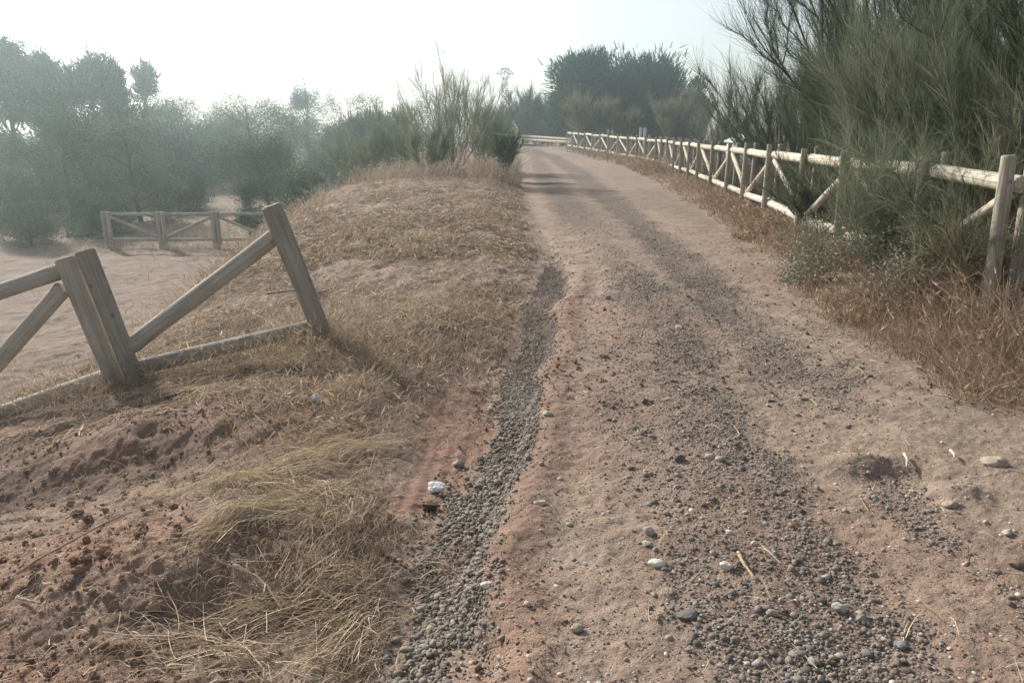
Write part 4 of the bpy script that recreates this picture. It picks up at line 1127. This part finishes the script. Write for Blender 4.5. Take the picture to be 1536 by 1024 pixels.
broom('broom_shrub', 'deep green broom at the far right behind the overhanging one', (9.6, 11, -.5), 5.6, .7, 18, 14000, 58, twig=.75, width=.008, stem_r=.04, tw_c=DKG, group=G6, t0=.1)
broom('dry_shrub', 'pale dry upright tuft of bare twigs beside the near fence posts', (4.55, 6.9, .0), 1.62, .34, 18, 1500, 59, lean=(.05, 0), twig=.55, width=.006, stem_r=.006, tw_c=((.34, .31, .22), (.27, .25, .17), (.40, .36, .27)), st_c=(.24, .21, .15), group=G6, jit=.12, t0=.35, nsec=5)
broom('dry_shrub', 'straggly low dry shrub in front of the near fence rail', (3.72, 6.05, .05), .85, .95, 26, 3200, 60, twig=.24, width=.0042, stem_r=.005, tw_c=((.34, .29, .17), (.28, .23, .13), (.22, .20, .12)), st_c=(.2, .16, .11), group=G6, jit=.45)
broom('broom_shrub', 'low dull broom under the fence rail near its middle', (4.45, 10.8, -.15), 1.35, .8, 16, 6500, 61, twig=.35, width=.006, stem_r=.01, tw_c=DKG, group=G6, t0=.1)
G7 = 'leafy weeds at the fence foot'
for i, (x, y, h, wd, lab) in enumerate(((3.25, 6.9, .55, 1.5, 'grey green leafy weed at the foot of the thin broom'), (3.05, 7.7, .42, 1.6, 'small leafy weed at the edge of the track under the dense broom'), (3.55, 6.55, .7, 1.1, 'taller grey leafy weed against the lower fence rail'), (3.45, 8.6, .5, 1.5, 'leafy weed at the far side of the thin broom'),
                                      (3.2, 6.2, .42, 1.6, 'sprawling leafy weed among the dry verge grass'), (3.62, 5.95, .5, 1.1, 'leafy weed closest to the near double posts'))):
    z = float(height(x, y))
    tree('leafy_weed', lab, (x, y, z), h, h * wd, 710 + i, kind='leaf', leaf=.024, nleaf=3000, nlobe=34, cols=((.27, .27, .205), (.20, .205, .145), (.32, .315, .25), (.24, .20, .135)), low=.1, cat='weed', group=G7, bark=(.25, .19, .13), r_tr=.006, loose=1.0)


# ------------------------------------------------------------------ pylon, posts, hut
def bars(segs, r, sides=4):
    return tubes([np.array(s, float) for s in segs], [r] * len(segs), sides)


def pylon():
    Y = 105.0
    p = at(757.5, 103, Y); z0 = float(height(p[0], Y)); x0 = p[0]; H = p[2] - z0
    M = plain_mat('galvanised_steel', (.14, .145, .15), .6)
    root = thing('lattice_pylon', 'slim steel lattice pylon with a curved crown rising on the skyline', 'pylon', (x0, Y, z0))
    def hw(t): return .8 * (1 - t) + .26 * t
    B = H * .86
    segs = []
    n = 11
    for k in range(n):
        t0, t1 = k / n, (k + 1) / n
        a, b = hw(t0), hw(t1)
        c0 = [(-a, -a), (a, -a), (a, a), (-a, a)]; c1 = [(-b, -b), (b, -b), (b, b), (-b, b)]
        for q in range(4):
            q2 = (q + 1) % 4
            segs.append([(x0 + c0[q][0], Y + c0[q][1], z0 + t0 * B), (x0 + c1[q][0], Y + c1[q][1], z0 + t1 * B)])
            segs.append([(x0 + c0[q][0], Y + c0[q][1], z0 + t0 * B), (x0 + c1[q2][0], Y + c1[q2][1], z0 + t1 * B)])
            segs.append([(x0 + c1[q][0], Y + c1[q][1], z0 + t1 * B), (x0 + c1[q2][0], Y + c1[q2][1], z0 + t1 * B)])
    V, F = bars(segs, .035); add_part('mast', V, F, np.ones((len(V), 3)), M, root)
    s2 = []
    zb = z0 + B; top = z0 + H; W = wpx(12.5, Y)
    for yy in (-.3, .3):
        y = Y + yy
        s2 += [[(x0 - .26, y, zb), (x0 - W * .55, y, zb + H * .06)], [(x0 + .26, y, zb), (x0 + W * .55, y, zb + H * .06)]]
        arc = [(x0 - W, y, zb + H * .065), (x0 - W * .62, y, zb + H * .115), (x0 - W * .3, y, top), (x0 + W * .3, y, top), (x0 + W * .62, y, zb + H * .115), (x0 + W, y, zb + H * .065)]
        s2 += [[arc[i], arc[i + 1]] for i in range(5)]
        s2 += [[(x0 - W, y, zb + H * .06), (x0 - W * .5, y, zb + H * .075)], [(x0 + W, y, zb + H * .06), (x0 + W * .5, y, zb + H * .075)],
               [(x0 - W * .55, y, zb + H * .06), (x0 - W * .3, y, top)], [(x0 + W * .55, y, zb + H * .06), (x0 + W * .3, y, top)],
               [(x0 - W * .5, y, zb + H * .065), (x0, y, zb + H * .10)], [(x0 + W * .5, y, zb + H * .065), (x0, y, zb + H * .10)], [(x0 - W * .3, y, top), (x0, y, zb + H * .1)], [(x0 + W * .3, y, top), (x0, y, zb + H * .1)]]
    V, F = bars(s2, .04); add_part('crossarm', V, F, np.ones((len(V), 3)), M, root)


pylon()


def box_mesh(name, sx, sy, sz, mat, bev=.02):
    """bevelled box standing on z=0"""
    import bmesh
    bm = bmesh.new(); bmesh.ops.create_cube(bm, size=1)
    bmesh.ops.scale(bm, vec=(sx, sy, sz), verts=bm.verts); bmesh.ops.translate(bm, vec=(0, 0, sz / 2), verts=bm.verts)
    bmesh.ops.bevel(bm, geom=bm.edges[:], offset=bev, segments=2, affect='EDGES')
    me = bpy.data.meshes.new(name); bm.to_mesh(me); bm.free(); me.materials.append(mat)
    return me


def markers():
    Mp = plain_mat('painted_post', (.45, .50, .52), .6, .1)
    Mc = plain_mat('post_cap', (.30, .33, .34), .6, .1)
    for px, t, lab in ((912.5, 193.5, 'pale square post, left one of the pair under the left pine'), (918.5, 194, 'pale square post, right one of the pair under the left pine'), (961.5, 191, 'greenish square post, left one of the pair left of the yellowish bush'), (968, 191.5, 'greenish square post, right one of the pair left of the yellowish bush')):
        Y = 57 if px < 940 else 52
        b, h = stand(px, t, Y)
        root = thing('marker_post', lab, 'post', b, 'square posts beyond the fence')
        o = obj('shaft', box_mesh('shaft', .17, .17, h - .05, Mp), root)
        o = obj('cap', box_mesh('cap', .19, .19, .05, Mc, .012), root); o.location = (0, 0, h - .049)


markers()


def hut():
    Mw = plain_mat('white_wall', (.62, .66, .68), .7, .08); Mr = plain_mat('white_roof', (.74, .77, .78), .5, .06)
    Y = 40.0
    b, h = stand(1119, 201, Y)
    root = thing('garden_hut', 'small white gable roofed hut glimpsed under the shrubs behind the fence', 'hut', b)
    w = wpx(36, Y) / 2; eave = h - .36; d = 1.2
    V = np.array([(-w, -d, -.2), (w, -d, -.2), (w, -d, eave), (0, -d, h - .05), (-w, -d, eave), (-w, d, -.2), (w, d, -.2), (w, d, eave), (0, d, h - .05), (-w, d, eave)])
    me = bpy.data.meshes.new('wall'); me.from_pydata(V.tolist(), [], [(0, 1, 2, 3, 4), (9, 8, 7, 6, 5), (1, 6, 7, 2), (0, 4, 9, 5)]); me.materials.append(Mw); obj('wall', me, root)
    e = .12
    sl = (h - .05 - eave) / w
    zl = eave - sl * e
    V, F = [], []
    for s in (-1, 1):
        k = len(V)
        pts = [(s * (w + e), -d - e, zl), (0, -d - e, h - .05), (0, d + e, h - .05), (s * (w + e), d + e, zl)]
        V += pts + [(x, y, z + .05) for x, y, z in pts]
        F += [(k, k + 1, k + 2, k + 3), (k + 7, k + 6, k + 5, k + 4), (k, k + 4, k + 5, k + 1), (k + 1, k + 5, k + 6, k + 2), (k + 2, k + 6, k + 7, k + 3), (k + 3, k + 7, k + 4, k)]
    me = bpy.data.meshes.new('roof'); me.from_pydata(V, [], F); me.materials.append(Mr); obj('roof', me, root)


hut()

# ------------------------------------------------------------------ single stones, sticks, litter
def stone(px, py, wpx_, flat, col, label, seed, rough=.16, asp=.75, sink=.3, group='loose stones on the track', name='stone'):
    r = np.random.default_rng(seed)
    g = ground_at(px, py); dist = math.hypot(g[1], EYE - g[2])
    s = wpx_ / F0 * dist / 2
    V0, F_ = ICO[3]
    V = V0.copy()
    for _ in range(7):
        d = unit(r.normal(size=3)); c = r.uniform(.62, .92)
        k = V @ d; V = V - np.maximum(k - c, 0)[:, None] * d[None] * .85
    nz = np.array([vn(V[:, 0] * 2.3 + seed, V[:, 1] * 2.3 + V[:, 2] * 1.7, 3)]).T
    V = V * (1 + rough * nz)
    V = V * np.array([s, s * asp, s * flat])
    a = r.uniform(-.5, .5); c_, s_ = math.cos(a), math.sin(a)
    V = np.stack([V[:, 0] * c_ - V[:, 1] * s_, V[:, 0] * s_ + V[:, 1] * c_, V[:, 2]], -1)
    C = np.array(col)[None] * (1 + .25 * np.array([vn(V0[:, 0] * 4 + seed, V0[:, 1] * 4 + V0[:, 2] * 3, 5)]).T)
    me = mesh_np(name, V, [F_], M_stone, True, C)
    o = obj(name, me); o.location = (g[0], g[1], g[2] + s * flat * (1 - 2 * sink)); tag(o, label, 'stone', group)
    return o


ST = [(810, 757, 22, .42, (.46, .39, .31), 'pale long stone on the red lip right of the gully'),
      (974, 800, 19, .8, (.33, .30, .26), 'round grey stone right above the small white one on the track'),
      (969, 818, 14, .65, (.60, .55, .48), 'small white oval stone below the round grey one'),
      (984, 847, 25, .5, (.62, .57, .50), 'large white oblong stone left of the pale split wood'),
      (730, 881, 19, .5, (.60, .55, .47), 'white angular stone at the edge of the gully near the bottom'),
      (866, 946, 19, .75, (.36, .30, .24), 'brown blocky stone in the middle of the crown at the bottom edge'),
      (1088, 853, 20, .65, (.60, .54, .46), 'white kidney shaped stone just left of the pale split wood'),
      (1257, 915, 22, .68, (.38, .35, .31), 'smooth round grey stone in the dark gravel near the bottom right'),
      (1064, 688, 17, .65, (.42, .36, .29), 'left one of two tan egg stones touching in the gravel'),
      (1080, 691, 16, .65, (.38, .33, .27), 'right one of two tan egg stones touching in the gravel'),
      (1020, 691, 18, .7, (.14, .115, .095), 'dark round stone left of the two tan egg stones'),
      (1510, 800, 18, .55, (.46, .41, .36), 'pale flat stone on the bare dirt near the right edge'),
      (1525, 850, 24, .45, (.17, .12, .095), 'dark brown flat stone at the right edge'),
      (1490, 697, 40, .45, (.38, .31, .25), 'large tan boulder half sunk in the dirt below the dry verge'),
      (1018, 492, 13, .5, (.48, .43, .36), 'small pale stone in the middle of the track further off'),
      (912, 449, 12, .7, (.30, .23, .18), 'small brown stone standing on the crown further off'),
      (1030, 923, 34, .3, (.20, .18, .16), 'grey flat bar of stone lying near the bottom edge'),
      (688, 698, 19, .65, (.27, .245, .22), 'largest grey cobble at the left side of the gully'),
      (820, 622, 15, .55, (.50, .45, .37), 'pale pebble on the lip at the bend of the gully'),
      (705, 886, 15, .6, (.28, .25, .22), 'grey cobble in the lowest part of the gully'),
      (1095, 800, 14, .6, (.50, .45, .38), 'pale stone in the dark gravel above the split wood'),
      (1238, 868, 14, .5, (.40, .36, .31), 'tan stone on the right rim of the dark gravel'),
      (1130, 818, 9, .9, (.55, .5, .42), 'small pale upright stone beside a dry grass stalk in the gravel'),
      (1425, 758, 26, .4, (.34, .27, .22), 'flat tan stone beside the small dirt mound on the right')]
for i, (px, py, w, fl, c, lab) in enumerate(ST):
    stone(px, py, w, fl, c, lab, 900 + i)


def stick(name, label, pts, r, col, cat='stick', group=None, branch=None, lift=.012):
    P = np.array([ground_at(*p) for p in pts]); P[:, 2] += lift
    for k, extra in enumerate([]): pass
    t = np.linspace(0, 1, 16)
    tk = np.linspace(0, 1, len(P))
    Q = np.stack([I(t, tk, P[:, k]) for k in range(3)], -1) + np.cumsum(rng.normal(0, r * .22, (16, 3)), 0) * .5
    Q[:, 2] = np.maximum(Q[:, 2], height(Q[:, 0], Q[:, 1]) + r * .5)
    paths, rad = [Q], [r * (1.1 - .65 * t) * (1 + .18 * rng.normal(size=16))]
    for (i0, px, py) in (branch or []):
        e = ground_at(px, py); e[2] += lift * 2
        s = np.linspace(0, 1, 8)[:, None]; paths.append(Q[i0] + (e - Q[i0]) * s + rng.normal(0, r * .2, (8, 3)) * s); rad.append(r * .6 * (1 - .6 * s[:, 0]))
    V, F = tubes(paths, rad, 8)
    c = V.mean(0); me = mesh_np(name, V - c, F, M_bark, True, np.array(col)[None] * rng.uniform(.8, 1.15, (len(V), 1)))
    o = obj(name, me); o.location = tuple(c); return tag(o, label, cat, group)


stick('dead_twig', 'dark broken twig lying across the straw beside the gully', [(568, 829), (585, 842), (612, 861)], .006, (.09, .07, .055))
stick('split_wood', 'pale splinter of split wood in the dark gravel', [(1107, 833), (1116, 848), (1131, 868)], .0085, (.52, .40, .25))
stick('bleached_twig', 'white curved twig on the bare dirt at the right', [(1355, 687), (1359, 695), (1357, 706)], .006, (.66, .58, .47), lift=.02)
stick('bleached_twig', 'shorter white twig right of the curved one near the verge', [(1425, 682), (1429, 688), (1431, 693)], .006, (.66, .58, .47), lift=.02)
stick('forked_branch', 'pale forked branch in the straw at the bottom left', [(352, 868), (385, 884), (405, 900), (428, 935)], .006, (.42, .33, .23), branch=[(5, 322, 876), (9, 400, 930)], lift=.05)
stick('pale_stick', 'short pale stick at the straw edge near the bottom', [(482, 898), (497, 908), (512, 918)], .006, (.55, .46, .36), lift=.03)
stick('dead_twig', 'thin dark twig lying below the leaning fence posts', [(170, 622), (220, 610), (262, 598), (296, 588)], .012, (.12, .095, .075), lift=.02)
stick('dead_twig', 'thin dark twigs on the ground behind the right leaning post', [(402, 445), (440, 440), (472, 446), (515, 462)], .008, (.13, .10, .08), branch=[(6, 440, 452), (10, 505, 440)], lift=.03)
stick('dead_twig', 'fallen grey stalk of brush against the buried rail', [(380, 478), (415, 500), (455, 520), (490, 548)], .007, (.30, .25, .19), branch=[(4, 430, 530), (7, 470, 545), (9, 440, 495)], lift=.06)
stick('pale_stick', 'flat pale sliver lying on the red soil at the lower left', [(28, 906), (48, 909), (66, 912)], .006, (.42, .33, .27), lift=.02)
stick('brown_stalk', 'long bent brown stalk on the red soil heap', [(30, 880), (62, 856), (108, 830), (160, 800), (200, 786)], .005, (.34, .24, .15), lift=.05)


def paper(px, py, wp, hgt, label, seed, col=(.62, .61, .59), name='crumpled_paper', dome=.55):
    import bmesh
    r = np.random.default_rng(seed)
    g = ground_at(px, py); dist = math.hypot(g[1], EYE - g[2]); s = wp / F0 * dist / 2
    V0, F_ = ICO[3]; V = V0.copy()
    sq = (np.abs(V[:, :2]) ** 3).sum(1) ** (1 / 3) + 1e-6
    rad = np.hypot(V[:, 0], V[:, 1]); V[:, :2] *= (rad / sq)[:, None]
    cells = unit(r.normal(size=(26, 3))); dd = V0 @ cells.T; k = dd.argmax(1)
    V = V * (1 + .14 * r.normal(size=26)[k] * ss(.75, 1, dd.max(1)))[:, None] * (1 + .05 * r.normal(size=(len(V), 1)))
    V = V * np.array([s, s * .8, hgt])
    M = plain_mat(name, col, .8, .06, 40)
    me = mesh_np(name, V, [F_], M, False)
    o = obj(name, me); o.location = (g[0], g[1], g[2] + hgt * .55); o.rotation_euler = (.25, 0, .1)
    tag(o, label, 'litter')


paper(655, 735, 24, .018, 'crumpled square of white paper beside the gully pebbles', 5)
paper(476, 600, 17, .022, 'white scrap half hidden in the dry straw of the bank', 6, (.5, .5, .5), 'paper_scrap')


def clod():
    g = ground_at(647, 764)
    V0, F_ = ICO[3]
    k = 1 + .9 * np.array([vn(V0[:, 0] * 2.6 + 4, V0[:, 1] * 2.6 + V0[:, 2] * 2.1, 3) + .6 * vn(V0[:, 0] * 7, V0[:, 1] * 7 + V0[:, 2] * 5, 4)]).T
    V = V0 * k * np.array([.034, .019, .014]) + np.array([0, 0, .012])
    me = mesh_np('soil_clod', V, [F_], M_clod, True, np.repeat([[.10, .065, .05]], len(V), 0))
    o = obj('soil_clod', me); o.location = tuple(g); tag(o, 'dark crumbly clod just below the crumpled white paper', 'clod')


clod()

# ------------------------------------------------------------------ haze, light, sky
SUN_AZ, SUN_EL = -42.0, 30.0          # degrees, azimuth clockwise from the view direction


def haze():
    m, nt, out = mat_new('haze')
    v = N(nt, 'ShaderNodeVolumePrincipled')
    v.inputs['Color'].default_value = (.82, .97, 1.0, 1)
    v.inputs['Density'].default_value = .0034
    v.inputs['Anisotropy'].default_value = .84
    nt.links.new(v.outputs[0], out.inputs['Volume'])
    x0, x1, y0, y1, z0, z1 = -330, 330, -30, 205, -6, 15
    V = [(x, y, z) for z in (z0, z1) for y in (y0, y1) for x in (x0, x1)]
    me = bpy.data.meshes.new('haze')
    me.from_pydata(V, [], [(0, 2, 3, 1), (4, 5, 7, 6), (0, 1, 5, 4), (2, 6, 7, 3), (0, 4, 6, 2), (1, 3, 7, 5)])
    me.materials.append(m)
    tag(obj('haze', me), 'thin pale morning haze hanging over the track and valley', 'haze', None, 'stuff')


haze()

sun_d = bpy.data.lights.new('sun', 'SUN'); sun_d.energy = 5.0; sun_d.angle = math.radians(2.5); sun_d.color = (1, .95, .88)
sun = bpy.data.objects.new('sun', sun_d); COL.objects.link(sun)
az, el = math.radians(SUN_AZ), math.radians(SUN_EL)
S = Vector((math.sin(az) * math.cos(el), math.cos(az) * math.cos(el), math.sin(el)))
sun.rotation_euler = S.to_track_quat('Z', 'Y').to_euler()
sun.location = (-20, 20, 30)

w = bpy.data.worlds.new("World"); sc.world = w; w.use_nodes = True
nt = w.node_tree; bg = nt.nodes['Background']
sky = nt.nodes.new('ShaderNodeTexSky'); sky.sky_type = 'NISHITA'; sky.sun_disc = False
sky.sun_elevation = el; sky.sun_rotation = az; sky.dust_density = 1.0; sky.air_density = 1.0; sky.ozone_density = 1.0
hs = nt.nodes.new('ShaderNodeHueSaturation'); hs.inputs['Saturation'].default_value = .4
nt.links.new(sky.outputs[0], hs.inputs['Color']); nt.links.new(hs.outputs[0], bg.inputs[0]); bg.inputs[1].default_value = .11

sc.view_settings.view_transform = 'Standard'
sc.view_settings.look = 'None'
sc.view_settings.exposure = 0.52
sc.view_settings.gamma = 1.0
sc.render.engine = 'CYCLES'
cy = sc.cycles
cy.max_bounces = 6; cy.diffuse_bounces = 3; cy.glossy_bounces = 2; cy.transmission_bounces = 3; cy.volume_bounces = 1; cy.transparent_max_bounces = 8
cy.use_denoising = True
try: cy.denoiser = 'OPENIMAGEDENOISE'
except Exception: pass
cy.sample_clamp_indirect = 6.0
